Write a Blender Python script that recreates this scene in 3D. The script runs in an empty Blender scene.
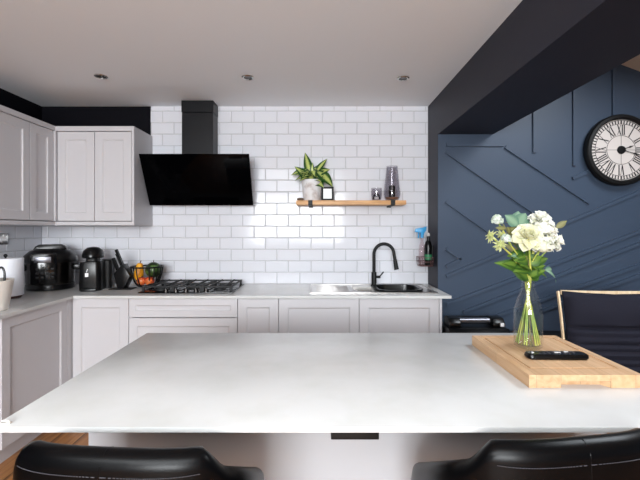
import bpy, bmesh, math, random
from mathutils import Vector, Matrix
random.seed(7)
PI = math.pi
SC = bpy.context.scene
COL = SC.collection
F = 395.0
CZ = 1.40

def P(x, y, Y):
    return ((x - 319) / F * Y, Y, CZ - (y - 229) / F * Y)

# ------------------------------------------------------------------ materials
def lin(c):
    c = c / 255.0
    return c / 12.92 if c <= 0.04045 else ((c + 0.055) / 1.055) ** 2.4

def rgb(r, g, b):
    return (lin(r), lin(g), lin(b), 1.0)

def mat(name, col, rough=0.5, metal=0.0, spec=0.5, coat=0.0, bump=None, vary=None, emis=None):
    """bump = (scale, strength, distance), vary = (second colour, scale, low, high)"""
    m = bpy.data.materials.new(name)
    m.use_nodes = True
    nt = m.node_tree
    b = nt.nodes['Principled BSDF']
    b.inputs['Base Color'].default_value = rgb(*col)
    b.inputs['Roughness'].default_value = rough
    b.inputs['Metallic'].default_value = metal
    b.inputs['Specular IOR Level'].default_value = spec
    b.inputs['Coat Weight'].default_value = coat
    b.inputs['Coat Roughness'].default_value = 0.05
    tc = nt.nodes.new('ShaderNodeTexCoord')
    if vary:
        n = nt.nodes.new('ShaderNodeTexNoise')
        n.inputs['Scale'].default_value = vary[1]
        n.inputs['Detail'].default_value = 5
        nt.links.new(tc.outputs['Object'], n.inputs['Vector'])
        r = nt.nodes.new('ShaderNodeValToRGB')
        r.color_ramp.elements[0].position = vary[2]
        r.color_ramp.elements[1].position = vary[3]
        r.color_ramp.elements[0].color = rgb(*col)
        r.color_ramp.elements[1].color = rgb(*vary[0])
        nt.links.new(n.outputs['Fac'], r.inputs['Fac'])
        nt.links.new(r.outputs['Color'], b.inputs['Base Color'])
    if bump:
        n2 = nt.nodes.new('ShaderNodeTexNoise')
        n2.inputs['Scale'].default_value = bump[0]
        n2.inputs['Detail'].default_value = 4
        nt.links.new(tc.outputs['Object'], n2.inputs['Vector'])
        bp = nt.nodes.new('ShaderNodeBump')
        bp.inputs['Strength'].default_value = bump[1]
        bp.inputs['Distance'].default_value = bump[2]
        nt.links.new(n2.outputs['Fac'], bp.inputs['Height'])
        nt.links.new(bp.outputs['Normal'], b.inputs['Normal'])
    return m

def wood(name, c1, c2, axis=1, rough=0.45, scale=14, strip=None, dark=0.0):
    """stretched-noise grain along an axis, with glued staves when strip is given"""
    m = bpy.data.materials.new(name)
    m.use_nodes = True
    nt = m.node_tree
    b = nt.nodes['Principled BSDF']
    b.inputs['Roughness'].default_value = rough
    tc = nt.nodes.new('ShaderNodeTexCoord')
    mp = nt.nodes.new('ShaderNodeMapping')
    sc = [scale * 1.6] * 3
    sc[axis] = scale * 0.12
    mp.inputs['Scale'].default_value = sc
    nt.links.new(tc.outputs['Object'], mp.inputs['Vector'])
    n = nt.nodes.new('ShaderNodeTexNoise')
    n.inputs['Scale'].default_value = 2.2
    n.inputs['Detail'].default_value = 6
    n.inputs['Distortion'].default_value = 0.6
    nt.links.new(mp.outputs['Vector'], n.inputs['Vector'])
    r = nt.nodes.new('ShaderNodeValToRGB')
    r.color_ramp.elements[0].position = 0.33
    r.color_ramp.elements[1].position = 0.68
    r.color_ramp.elements[0].color = rgb(*c1)
    r.color_ramp.elements[1].color = rgb(*c2)
    nt.links.new(n.outputs['Fac'], r.inputs['Fac'])
    out = r.outputs['Color']
    if strip:
        mp2 = nt.nodes.new('ShaderNodeMapping')
        if axis == 1:
            mp2.inputs['Rotation'].default_value = (0, 0, PI / 2)
        nt.links.new(tc.outputs['Object'], mp2.inputs['Vector'])
        br = nt.nodes.new('ShaderNodeTexBrick')
        br.inputs['Scale'].default_value = 1.0
        br.inputs['Brick Width'].default_value = strip[1]
        br.inputs['Row Height'].default_value = strip[0]
        br.inputs['Mortar Size'].default_value = strip[2]
        br.inputs['Color1'].default_value = (1, 1, 1, 1)
        br.inputs['Color2'].default_value = (strip[3], strip[3], strip[3], 1)
        br.inputs['Mortar'].default_value = (dark, dark, dark, 1)
        br.offset = 0.37
        nt.links.new(mp2.outputs['Vector'], br.inputs['Vector'])
        mx = nt.nodes.new('ShaderNodeMixRGB')
        mx.blend_type = 'MULTIPLY'
        mx.inputs['Fac'].default_value = 1.0
        nt.links.new(out, mx.inputs['Color1'])
        nt.links.new(br.outputs['Color'], mx.inputs['Color2'])
        out = mx.outputs['Color']
    nt.links.new(out, b.inputs['Base Color'])
    return m

def glass(name, tint, refl=1.0, rough=0.02):
    """thin clear glass: transparent mixed with a glossy coat by Fresnel"""
    m = bpy.data.materials.new(name)
    m.use_nodes = True
    nt = m.node_tree
    nt.nodes.clear()
    o = nt.nodes.new('ShaderNodeOutputMaterial')
    t = nt.nodes.new('ShaderNodeBsdfTransparent')
    t.inputs['Color'].default_value = (tint[0], tint[1], tint[2], 1)
    g = nt.nodes.new('ShaderNodeBsdfGlossy')
    g.inputs['Roughness'].default_value = rough
    lw = nt.nodes.new('ShaderNodeLayerWeight')
    lw.inputs['Blend'].default_value = 0.5
    pw = nt.nodes.new('ShaderNodeMath')
    pw.operation = 'POWER'
    pw.inputs[1].default_value = 4.0
    nt.links.new(lw.outputs['Facing'], pw.inputs[0])
    ml = nt.nodes.new('ShaderNodeMath')
    ml.operation = 'MULTIPLY_ADD'
    ml.inputs[1].default_value = 0.5 * refl
    ml.inputs[2].default_value = 0.03 * refl
    nt.links.new(pw.outputs[0], ml.inputs[0])
    mx = nt.nodes.new('ShaderNodeMixShader')
    nt.links.new(ml.outputs[0], mx.inputs['Fac'])
    nt.links.new(t.outputs[0], mx.inputs[1])
    nt.links.new(g.outputs[0], mx.inputs[2])
    nt.links.new(mx.outputs[0], o.inputs['Surface'])
    return m

def leafmat(name, mid, edge, rough=0.45, pos=(0.25, 0.75), trans=0.25):
    """colour runs from the midrib to the leaf edge (UV x = distance from the midrib)"""
    m = bpy.data.materials.new(name)
    m.use_nodes = True
    nt = m.node_tree
    b = nt.nodes['Principled BSDF']
    b.inputs['Roughness'].default_value = rough
    uv = nt.nodes.new('ShaderNodeUVMap')
    uv.uv_map = 'UVMap'
    sp = nt.nodes.new('ShaderNodeSeparateXYZ')
    nt.links.new(uv.outputs['UV'], sp.inputs[0])
    n = nt.nodes.new('ShaderNodeTexNoise')
    n.inputs['Scale'].default_value = 60
    ad = nt.nodes.new('ShaderNodeMath')
    ad.operation = 'MULTIPLY_ADD'
    ad.inputs[1].default_value = 0.5
    nt.links.new(n.outputs['Fac'], ad.inputs[0])
    sb = nt.nodes.new('ShaderNodeMath')
    sb.operation = 'SUBTRACT'
    sb.inputs[1].default_value = 0.25
    nt.links.new(sp.outputs['X'], ad.inputs[2])
    nt.links.new(ad.outputs[0], sb.inputs[0])
    r = nt.nodes.new('ShaderNodeValToRGB')
    r.color_ramp.elements[0].position = pos[0]
    r.color_ramp.elements[1].position = pos[1]
    r.color_ramp.elements[0].color = rgb(*mid)
    r.color_ramp.elements[1].color = rgb(*edge)
    nt.links.new(sb.outputs[0], r.inputs['Fac'])
    nt.links.new(r.outputs['Color'], b.inputs['Base Color'])
    tr = nt.nodes.new('ShaderNodeBsdfTranslucent')
    nt.links.new(r.outputs['Color'], tr.inputs['Color'])
    mx = nt.nodes.new('ShaderNodeMixShader')
    mx.inputs['Fac'].default_value = trans
    out = nt.nodes['Material Output']
    nt.links.new(b.outputs[0], mx.inputs[1])
    nt.links.new(tr.outputs[0], mx.inputs[2])
    nt.links.new(mx.outputs[0], out.inputs['Surface'])
    return m

M = {}
M['ceiling'] = mat('ceiling_paint', (238, 241, 245), 0.9, spec=0.2, bump=(60, 0.05, 0.002))
M['cream_ceiling'] = mat('lean_to_ceiling_paint', (215, 205, 192), 0.9, spec=0.2)
M['navy'] = mat('navy_paint', (35, 36, 48), 0.55, spec=0.35, bump=(90, 0.06, 0.002))
M['blackpaint'] = mat('blue_black_paint', (6, 6, 13), 0.7, spec=0.12)
M['blue'] = mat('blue_panel_paint', (59, 72, 90), 0.45, spec=0.35, bump=(70, 0.05, 0.002))
M['white_wall'] = mat('white_wall_paint', (225, 223, 220), 0.9, spec=0.2)
M['tile'] = mat('white_glazed_tile', (219, 220, 226), 0.10, spec=0.28, bump=(9, 0.05, 0.004))
M['grout'] = mat('pale_grey_grout', (190, 190, 194), 0.9)
M['cab'] = mat('pale_grey_cabinet_paint', (194, 192, 195), 0.42, spec=0.4)
M['cab_in'] = mat('cabinet_carcass', (196, 194, 196), 0.5)
M['quartz'] = mat('white_quartz', (203, 203, 202), 0.25, spec=0.4, vary=((195, 195, 192), 7, 0.42, 0.75))
M['island_paint'] = mat('island_panel_paint', (166, 167, 171), 0.5)
M['floor'] = wood('oak_floor', (136, 88, 50), (188, 132, 80), 1, 0.4, 10, (0.16, 1.2, 0.004, 0.72), 0.12)
M['shelf_wood'] = wood('shelf_oak', (190, 138, 88), (224, 178, 128), 0, 0.5, 18)
M['board_wood'] = wood('chopping_board_beech', (192, 152, 112), (212, 176, 138), 1, 0.5, 14, (0.075, 0.5, 0.0006, 0.86), 0.5)
M['birch'] = wood('birch_veneer', (222, 192, 152), (240, 217, 184), 2, 0.4, 14)
M['dark_wood'] = wood('dark_red_wood', (60, 34, 30), (92, 58, 52), 0, 0.5, 14)
M['black_gloss'] = mat('black_glass', (3, 3, 4), 0.14, spec=0.4)
M['hood_glass'] = mat('black_hood_glass', (2, 2, 3), 0.08, spec=0.04)
M['hood_paint'] = mat('black_hood_metal', (9, 9, 14), 0.4, spec=0.25)
M['black'] = mat('matt_black', (8, 8, 9), 0.5, spec=0.3)
M['black_plastic'] = mat('satin_black_plastic', (5, 5, 6), 0.28, spec=0.35)
M['iron'] = mat('cast_iron', (20, 20, 22), 0.6, bump=(120, 0.2, 0.001))
M['steel'] = mat('brushed_steel', (190, 187, 184), 0.28, metal=1.0)
M['chrome'] = mat('chrome', (215, 213, 210), 0.08, metal=1.0)
M['darksteel'] = mat('dark_stainless', (72, 68, 66), 0.25, metal=1.0)
M['leather'] = mat('black_leather', (4, 4, 5), 0.32, spec=0.16, bump=(260, 0.15, 0.001))
M['thread'] = mat('grey_thread', (62, 62, 68), 0.6)
M['fabric'] = mat('black_fabric', (30, 30, 40), 0.85, spec=0.15, bump=(260, 0.3, 0.002))
M['cream'] = mat('cream_ceramic', (226, 219, 210), 0.3)
M['paper'] = mat('white_paper', (238, 240, 246), 0.95, spec=0.1, bump=(70, 0.2, 0.003))
M['white_plastic'] = mat('white_plastic', (238, 237, 236), 0.35)
M['pot'] = mat('whitewashed_pot', (226, 224, 224), 0.7, vary=((186, 174, 168), 16, 0.5, 0.72), bump=(40, 0.2, 0.003))
M['soil'] = mat('potting_soil', (46, 34, 26), 0.95, bump=(90, 0.6, 0.01))
M['dial'] = mat('clock_dial', (204, 197, 192), 0.6)
M['ink'] = mat('clock_print', (22, 18, 20), 0.6)
M['yellow'] = mat('yellow_fruit_skin', (226, 160, 30), 0.45, vary=((196, 116, 22), 12, 0.45, 0.7))
M['green'] = mat('green_melon_skin', (28, 44, 20), 0.35, vary=((84, 116, 54), 11, 0.52, 0.62))
M['red'] = mat('red_apple_skin', (178, 52, 34), 0.35, vary=((214, 130, 60), 9, 0.5, 0.75))
M['stem'] = mat('flower_stem', (128, 150, 62), 0.5, vary=((196, 186, 84), 12, 0.4, 0.65))
M['sprig_stem'] = mat('sprig_stem', (110, 104, 66), 0.6)
M['petal'] = leafmat('white_petal', (226, 227, 206), (240, 240, 234), 0.6, (0.1, 0.6), 0.3)
M['petal_cream'] = leafmat('cream_petal', (222, 222, 182), (236, 235, 214), 0.6, (0.1, 0.8), 0.3)
M['euca'] = leafmat('eucalyptus_leaf', (130, 160, 132), (92, 128, 106), 0.6)
M['leaf'] = leafmat('rose_leaf', (104, 134, 50), (56, 92, 34), 0.45)
M['olive'] = leafmat('olive_leaf', (128, 126, 74), (104, 104, 58), 0.5)
M['thistle'] = leafmat('thistle_bract', (176, 184, 116), (206, 208, 160), 0.6)
M['pale_bud'] = leafmat('pale_bud', (226, 232, 226), (200, 212, 196), 0.6)
M['dief'] = leafmat('variegated_leaf', (200, 212, 120), (36, 84, 28), 0.4, (0.22, 0.55))
M['clear'] = glass('clear_glass', (0.98, 0.987, 0.98), 1.0)
M['smoke'] = glass('smoked_glass', (0.84, 0.83, 0.85), 1.0)
M['water'] = glass('water_surface', (0.95, 0.97, 0.93), 0.8)
M['blue_plastic'] = mat('blue_trigger_plastic', (52, 150, 205), 0.35)
M['pink'] = glass('pinkish_bottle', (0.92, 0.86, 0.87), 0.9)
M['green_label'] = mat('green_label', (46, 128, 84), 0.5)
M['candle'] = mat('candle_wax', (244, 242, 238), 0.5)
M['amber'] = mat('amber_wax', (150, 112, 90), 0.5)
M['wire'] = mat('pinkish_wire', (122, 92, 92), 0.35, metal=0.6)
M['rollsilver'] = mat('grey_roller', (120, 120, 126), 0.3, metal=0.9)
M['rubber'] = mat('rubber_button', (196, 196, 196), 0.5)
M['brown_rock'] = mat('brown_pebble', (96, 82, 70), 0.7, bump=(50, 0.4, 0.004))

# ------------------------------------------------------------------ mesh helpers
def nb():
    return bmesh.new()

def merge(bm, t):
    me = bpy.data.meshes.new('tmp')
    t.to_mesh(me)
    t.free()
    bm.from_mesh(me)
    bpy.data.meshes.remove(me)

def box(bm, x0, x1, y0, y1, z0, z1, bev=0.0, seg=2, rot=None):
    t = bmesh.new()
    bmesh.ops.create_cube(t, size=1)
    for v in t.verts:
        v.co = Vector(((x0 + x1) / 2 + v.co.x * (x1 - x0), (y0 + y1) / 2 + v.co.y * (y1 - y0), (z0 + z1) / 2 + v.co.z * (z1 - z0)))
    if bev:
        bmesh.ops.bevel(t, geom=list(t.edges), offset=bev, segments=seg, affect='EDGES', profile=0.5)
    if rot:
        bmesh.ops.transform(t, matrix=rot, verts=t.verts)
    merge(bm, t)
    return bm

def lathe(bm, prof, c=(0, 0, 0), n=32, rot=None, sx=1.0, sy=1.0):
    """prof: list of (r, z) ; closes at r == 0"""
    t = bmesh.new()
    rings = []
    for r, z in prof:
        if r < 1e-6:
            rings.append([t.verts.new((0, 0, z))])
        else:
            rings.append([t.verts.new((r * sx * math.cos(2 * PI * i / n), r * sy * math.sin(2 * PI * i / n), z)) for i in range(n)])
    for a, b in zip(rings, rings[1:]):
        for i in range(n):
            j = (i + 1) % n
            if len(a) == 1 and len(b) == 1:
                continue
            if len(a) == 1:
                t.faces.new((a[0], b[j], b[i]))
            elif len(b) == 1:
                t.faces.new((a[i], a[j], b[0]))
            else:
                t.faces.new((a[i], a[j], b[j], b[i]))
    if rot:
        bmesh.ops.transform(t, matrix=rot, verts=t.verts)
    bmesh.ops.translate(t, vec=Vector(c), verts=t.verts)
    bmesh.ops.recalc_face_normals(t, faces=t.faces)
    merge(bm, t)
    return bm

def cyl(bm, r, z0, z1, c=(0, 0, 0), n=24, bev=0.0, rot=None):
    p = [(0, z0), (r - bev, z0), (r, z0 + bev), (r, z1 - bev), (r - bev, z1), (0, z1)] if bev else [(0, z0), (r, z0), (r, z1), (0, z1)]
    return lathe(bm, p, c, n, rot)

def smooth_path(pts, sub=6):
    pts = [Vector(p) for p in pts]
    if len(pts) < 3:
        return pts
    out = []
    for i in range(len(pts) - 1):
        p0 = pts[max(i - 1, 0)]
        p1, p2 = pts[i], pts[i + 1]
        p3 = pts[min(i + 2, len(pts) - 1)]
        for k in range(sub):
            t = k / sub
            out.append(0.5 * ((2 * p1) + (p2 - p0) * t + (2 * p0 - 5 * p1 + 4 * p2 - p3) * t * t + (3 * p1 - p0 - 3 * p2 + p3) * t ** 3))
    out.append(pts[-1])
    return out

def tube(bm, pts, r, n=10, sub=6, closed=False, sec=None):
    """round tube, or a rectangular section sec=(w, h) along a path"""
    path = smooth_path(pts, sub) if sub > 1 else [Vector(p) for p in pts]
    t = bmesh.new()
    rings = []
    up = None
    L = len(path)
    for i, p in enumerate(path):
        if closed:
            d = path[(i + 1) % L] - path[i - 1]
        else:
            d = path[min(i + 1, L - 1)] - path[max(i - 1, 0)]
        d.normalize()
        if up is None:
            up = Vector((0, 0, 1)) if abs(d.z) < 0.9 else Vector((0, 1, 0))
            if sec:
                up = Vector((1, 0, 0)) if abs(d.x) < 0.9 else Vector((0, 0, 1))
        s = d.cross(up)
        s.normalize()
        u = s.cross(d)
        up = u
        rr = r[0] + (r[1] - r[0]) * i / max(L - 1, 1) if isinstance(r, tuple) else r
        if sec:
            w, h = sec[0] / 2, sec[1] / 2
            ring = [t.verts.new(p + u * a * w + s * b * h) for a, b in ((-1, -1), (1, -1), (1, 1), (-1, 1))]
        else:
            ring = [t.verts.new(p + (u * math.cos(2 * PI * k / n) + s * math.sin(2 * PI * k / n)) * rr) for k in range(n)]
        rings.append(ring)
    m = len(rings[0])
    pairs = list(zip(rings, rings[1:])) + ([(rings[-1], rings[0])] if closed else [])
    for a, b in pairs:
        for k in range(m):
            t.faces.new((a[k], a[(k + 1) % m], b[(k + 1) % m], b[k]))
    if not closed:
        t.faces.new(rings[0][::-1])
        t.faces.new(rings[-1])
    bmesh.ops.recalc_face_normals(t, faces=t.faces)
    merge(bm, t)
    return bm

def sphere(bm, c, r, sx=1, sy=1, sz=1, n=20, rot=None):
    t = bmesh.new()
    bmesh.ops.create_uvsphere(t, u_segments=n, v_segments=max(8, n // 2), radius=r)
    mt = Matrix.Diagonal((sx, sy, sz, 1))
    if rot:
        mt = rot @ mt
    bmesh.ops.transform(t, matrix=mt, verts=t.verts)
    bmesh.ops.translate(t, vec=Vector(c), verts=t.verts)
    merge(bm, t)
    return bm

def prism(bm, poly, a0, a1, plane='xz', bev=0.0):
    """extrude a polygon given in a plane along the remaining axis from a0 to a1"""
    t = bmesh.new()
    def co(p, a):
        if plane == 'xz':
            return (p[0], a, p[1])
        if plane == 'xy':
            return (p[0], p[1], a)
        return (a, p[0], p[1])
    A = [t.verts.new(co(p, a0)) for p in poly]
    B = [t.verts.new(co(p, a1)) for p in poly]
    n = len(poly)
    t.faces.new(A)
    t.faces.new(B[::-1])
    for i in range(n):
        t.faces.new((A[i], B[i], B[(i + 1) % n], A[(i + 1) % n]))
    bmesh.ops.recalc_face_normals(t, faces=t.faces)
    if bev:
        bmesh.ops.bevel(t, geom=list(t.edges), offset=bev, segments=2, affect='EDGES', profile=0.5)
    merge(bm, t)
    return bm

def leaf(bm, base, d, nrm, L, W, droop=0.4, fold=0.15, nl=7, shape=0.8, cup=0.0, thick=0.0):
    """a curved leaf blade with a UV whose x is the distance from the midrib"""
    uvl = bm.loops.layers.uv.get('UVMap') or bm.loops.layers.uv.new('UVMap')
    d = Vector(d).normalized()
    nrm = Vector(nrm)
    nrm = (nrm - d * nrm.dot(d))
    if nrm.length < 1e-4:
        nrm = d.orthogonal()
    nrm.normalize()
    s = d.cross(nrm)
    base = Vector(base)
    cols = (-1, -0.5, 0, 0.5, 1)
    grid = []
    pos = base.copy()
    for i in range(nl + 1):
        t = i / nl
        ang = droop * t
        w = W / 2 * (max(math.sin(PI * min(max(t, 0.02), 0.985) ** shape), 0.03))
        dd = d * math.cos(ang) - nrm * math.sin(ang)
        nn = nrm * math.cos(ang) + d * math.sin(ang)
        if i:
            pos = pos + dd * (L / nl)
        row = []
        for c in cols:
            row.append((bm.verts.new(pos + s * c * w + nn * (abs(c) * fold * w + c * c * cup * w)), abs(c), t))
        grid.append(row)
    for i in range(nl):
        for j in range(4):
            q = [grid[i][j], grid[i][j + 1], grid[i + 1][j + 1], grid[i + 1][j]]
            f = bm.faces.new([v[0] for v in q])
            f.smooth = True
            for lp, v in zip(f.loops, q):
                lp[uvl].uv = (v[1], v[2])

def rose(bm, c, axis, R, rings=((3, 0.35, 1.35), (5, 0.55, 1.1), (6, 0.78, 0.8), (7, 1.0, 0.4), (7, 1.0, 0.05)), seed=0):
    rnd = random.Random(seed)
    axis = Vector(axis).normalized()
    a = axis.orthogonal().normalized()
    b = axis.cross(a)
    c = Vector(c)
    for n, s, tilt in rings:
        o = rnd.random() * 6
        for k in range(n):
            th = o + 2 * PI * k / n + rnd.uniform(-0.15, 0.15)
            rad = a * math.cos(th) + b * math.sin(th)
            tl = tilt + rnd.uniform(-0.12, 0.12)
            d = rad * math.cos(tl) + axis * math.sin(tl)
            nr = axis * math.cos(tl) - rad * math.sin(tl)
            leaf(bm, c - axis * R * 0.35 + rad * R * 0.12 * s, d, nr, R * (0.72 + 0.42 * s), R * (0.75 + 0.35 * s), droop=-0.5 + (0.95 if s > 0.9 else 0.2), fold=0.25, nl=5, shape=1.25, cup=0.35)

def obj(name, bm, m, parent=None, loc=None, smooth=35, rotz=0.0):
    me = bpy.data.meshes.new(name)
    bm.to_mesh(me)
    bm.free()
    if smooth:
        for p in me.polygons:
            p.use_smooth = True
        me.set_sharp_from_angle(angle=math.radians(smooth))
    me.materials.append(m)
    o = bpy.data.objects.new(name, me)
    COL.objects.link(o)
    if parent is not None:
        o.parent = parent
    if loc is not None:
        o.location = loc
    if rotz:
        o.rotation_euler.z = rotz
    return o

def tag(o, label, cat, group=None, kind=None):
    o['label'] = label
    o['category'] = cat
    if group:
        o['group'] = group
    if kind:
        o['kind'] = kind
    return o

def thing(name, label, cat, loc=(0, 0, 0), rotz=0.0, group=None):
    o = bpy.data.objects.new(name, None)
    COL.objects.link(o)
    o.location = loc
    o.rotation_euler = (0, 0, rotz)
    o.empty_display_size = 0.05
    return tag(o, label, cat, group)

def struct(name, bm, m, label, parent=None, cat=None, smooth=35):
    o = obj(name, bm, m, parent, smooth=smooth)
    o['kind'] = 'structure'
    if parent is None:
        o['label'] = label
        o['category'] = cat or name.split('_')[0]
    return o

def dup(root, loc, rotz, label, group=None):
    r = root.copy()
    COL.objects.link(r)
    r.location = loc
    r.rotation_euler = (0, 0, rotz)
    r['label'] = label
    if group:
        r['group'] = group
    for ch in list(root.children):
        c = ch.copy()
        COL.objects.link(c)
        c.parent = r
        for g in ch.children:
            d = g.copy()
            COL.objects.link(d)
            d.parent = c
    return r

# ------------------------------------------------------------------ setting
XL, XN, XB, XR = -2.42, 0.952, 1.396, 3.60       # left wall, nib/beam left face, beam right face, far right wall
YB, YN, YR = 3.45, 3.17, -3.40                   # tiled back wall, blue wall, rear wall behind the camera
ZC, ZBM = 2.47, 2.16                             # kitchen ceiling, underside of beam
def roofz(x):
    return 3.10 - 0.37 * (x - XB)

struct('floor', box(nb(), XL - 0.1, XR + 0.1, YR - 0.1, YB + 0.1, -0.1, 0), M['floor'], 'warm brown wooden plank floor beneath the island and stools')
LX0, LX1, LY0, LY1 = -1.9, 0.5, -2.5, -0.5  # ceiling opening behind the camera, added for the overhead fill light
bm = nb()
box(bm, XL - 0.1, XN, LY1, YB + 0.1, ZC, ZC + 0.12)
box(bm, XL - 0.1, XN, YR - 0.1, LY0, ZC, ZC + 0.12)
box(bm, XL - 0.1, LX0, LY0, LY1, ZC, ZC + 0.12)
box(bm, LX1, XN, LY0, LY1, ZC, ZC + 0.12)
struct('ceiling', bm, M['ceiling'], 'flat pale white kitchen ceiling with recessed lights')
struct('wall_back', box(nb(), XL - 0.1, XN, YB, YB + 0.1, 0, ZC), M['blackpaint'], 'blue-black painted band of wall above the corner cabinets')
struct('wall_left', box(nb(), XL - 0.1, XL, YR, YB, 0, ZC), M['blackpaint'], 'blue-black painted left wall above the wall cabinets')
# nib + blue panelled wall (stands 28 cm forward of the tiled wall)
bm = nb()
box(bm, XN, XN + 0.003, YN, YB + 0.1, 0, ZC)
struct('wall_nib', bm, M['navy'], 'dark navy return of wall at the right end of the tiles')
bm = nb()
prism(bm, [(XN + 0.0031, 0), (XR, 0), (XR, roofz(XR) + 0.3), (XB, roofz(XB) + 0.3), (XB, ZBM + 0.31), (XN + 0.0031, ZBM + 0.31)], YN, YB + 0.1)
blue = struct('wall_right', bm, M['blue'], 'blue panelled feature wall with raised diagonal battens', smooth=None)
# battens: pixel strokes lying on the plane of the blue wall
def batten(p, q, w=0.026, t=0.016):
    a = Vector(P(p[0], p[1], YN))
    b = Vector(P(q[0], q[1], YN))
    d = (b - a).normalized()
    n = Vector((-d.z, 0, d.x)) * w / 2
    t0 = bmesh.new()
    f = [t0.verts.new(v) for v in (a - n, b - n, b + n, a + n)]
    g = [t0.verts.new(v.co + Vector((0, -t, 0))) for v in f]
    t0.faces.new(g)
    t0.faces.new(f[::-1])
    for i in range(4):
        t0.faces.new((f[i], f[(i + 1) % 4], g[(i + 1) % 4], g[i]))
    bmesh.ops.recalc_face_normals(t0, faces=t0.faces)
    return t0
strokes = [((446, 145), (503, 145)), ((505, 147), (589, 203)), ((446, 152), (540, 217)), ((446, 201.5), (492, 234)), ((446, 248.5), (461, 259)),
           ((461, 259), (446, 266.5)), ((534, 100), (534, 153)), ((573.7, 75), (573.7, 166)), ((613, 62), (613, 118)),
           ((560, 225), (648, 188)), ((572, 178.5), (597, 168)), ((446, 276), (520, 245)), ((446, 304), (648, 228)), ((463, 312), (648, 240)),
           ((470, 325), (648, 262)), ((540, 311), (648, 272))]
for i, (p, q) in enumerate(strokes):
    o = obj('batten', batten(p, q), M['blue'], blue, smooth=None)
    o['kind'] = 'structure'
# beam
bm = nb()
box(bm, XN, XB, YR, YN, ZBM, ZC + 0.12)
box(bm, XB - 0.10, XB, YR, YN, ZC + 0.12, 3.15)
struct('beam', bm, M['navy'], 'deep dark navy ceiling beam over the opening to the next room', cat='beam', smooth=None)
# lean-to roof with a roof window opening
SX0, SX1, SY0, SY1 = 1.9, 2.6, 1.0, 2.3
bm = nb()
def roof_piece(bm, x0, x1, y0, y1):
    prism(bm, [(x0, roofz(x0)), (x1, roofz(x1)), (x1, roofz(x1) + 0.12), (x0, roofz(x0) + 0.12)], y0, y1)
roof_piece(bm, XB, SX0, YR, YN)
roof_piece(bm, SX1, XR, YR, YN)
roof_piece(bm, SX0, SX1, YR, SY0)
roof_piece(bm, SX0, SX1, SY1, YN)
struct('ceiling_slope', bm, M['cream_ceiling'], 'cream sloping ceiling of the next room, seen past the beam', smooth=None)
# right-hand wall of the next room
bm = nb()
box(bm, XR, XR + 0.1, YR, YB, 0, 2.4)
struct('wall_side', bm, M['blue'], 'blue painted side wall of the next room', smooth=None)
# rear wall behind the camera with an opening added to let in fill light
bm = nb()
RX0, RX1 = -1.7, 0.6
box(bm, XL, RX0, YR - 0.1, YR, 0, ZC)
box(bm, RX1, XR, YR - 0.1, YR, 0, 3.2)
box(bm, RX0, RX1, YR - 0.1, YR, 2.3, ZC)
box(bm, RX0, RX1, YR - 0.1, YR, 0, 1.0)
struct('wall_rear', bm, M['white_wall'], 'white rear wall around the opening added for fill light', smooth=None)

# tiles (each wall's tiling is one surface)
def tiles_mesh(u0, u1, z0, z1, holes, uoff, make):
    """running-bond tiles 199 x 100 mm, each with pressed edges and a hair of tilt"""
    bm = nb()
    PW, PH, G = 0.1994, 0.1004, 0.003
    rnd = random.Random(3)
    r = 0
    z = 0.922
    while z < z1 - 0.001:
        off = uoff + (0 if r % 2 else PW / 2)
        k0 = math.floor((u0 - off) / PW)
        u = off + k0 * PW
        while u < u1:
            a, b = max(u + G / 2, u0), min(u + PW - G / 2, u1)
            c, d = max(z + G / 2, z0), min(z + PH - G / 2, z1)
            cx, cz = (a + b) / 2, (c + d) / 2
            skip = b - a < 0.006 or d - c < 0.006
            for h in holes:
                if h[0] < cx < h[1] and h[2] < cz < h[3]:
                    skip = True
            if not skip:
                e = 0.006
                tx, tz = rnd.uniform(-0.004, 0.004), rnd.uniform(-0.006, 0.006)
                outer = [make(p, q, 0.004) for p, q in ((a, c), (b, c), (b, d), (a, d))]
                inner = [make(p, q, 0.0075 + tx * (p - cx) + tz * (q - cz)) for p, q in ((a + e, c + e), (b - e, c + e), (b - e, d - e), (a + e, d - e))]
                O = [bm.verts.new(v) for v in outer]
                I = [bm.verts.new(v) for v in inner]
                bm.faces.new(I)
                for i in range(4):
                    bm.faces.new((O[i], O[(i + 1) % 4], I[(i + 1) % 4], I[i]))
            u += PW
        z += PH
        r += 1
    bmesh.ops.recalc_face_normals(bm, faces=bm.faces)
    return bm
XT = -1.467
bm = tiles_mesh(XL, XN - 0.002, 0.922, ZC, [(XL - 1, XT, 1.46, 3)], -0.467 % 0.1994, lambda u, z, h: Vector((u, YB - h, z)))
bmesh.ops.bisect_plane(bm, geom=bm.verts[:] + bm.edges[:] + bm.faces[:], dist=1e-5, plane_co=(XT, 0, 0), plane_no=(1, 0, 0))
kill = [f for f in bm.faces if f.calc_center_median().x < XT and f.calc_center_median().z > 1.46]
bmesh.ops.delete(bm, geom=kill, context='FACES')
tb = struct('wall_back_tiles', bm, M['tile'], 'white glossy brick-shaped tiles covering the back wall', cat='tiled wall', smooth=None)
bm = nb()
box(bm, XT, XN - 0.001, YB - 0.005, YB - 0.0005, 0.9, ZC)
box(bm, XL, XT, YB - 0.005, YB - 0.0005, 0.9, 1.44)
struct('grout', bm, M['grout'], '', tb, smooth=None)
bm = tiles_mesh(2.0, YB - 0.01, 0.922, 1.44, [], 0.05, lambda u, z, h: Vector((XL + h, u, z)))
tl = struct('wall_left_tiles', bm, M['tile'], 'white brick-shaped tiles on the left wall beside the paper roll', cat='tiled wall', smooth=None)
struct('grout', box(nb(), XL + 0.0005, XL + 0.005, 2.0, YB - 0.01, 0.9, 1.44), M['grout'], '', tl, smooth=None)

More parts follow.
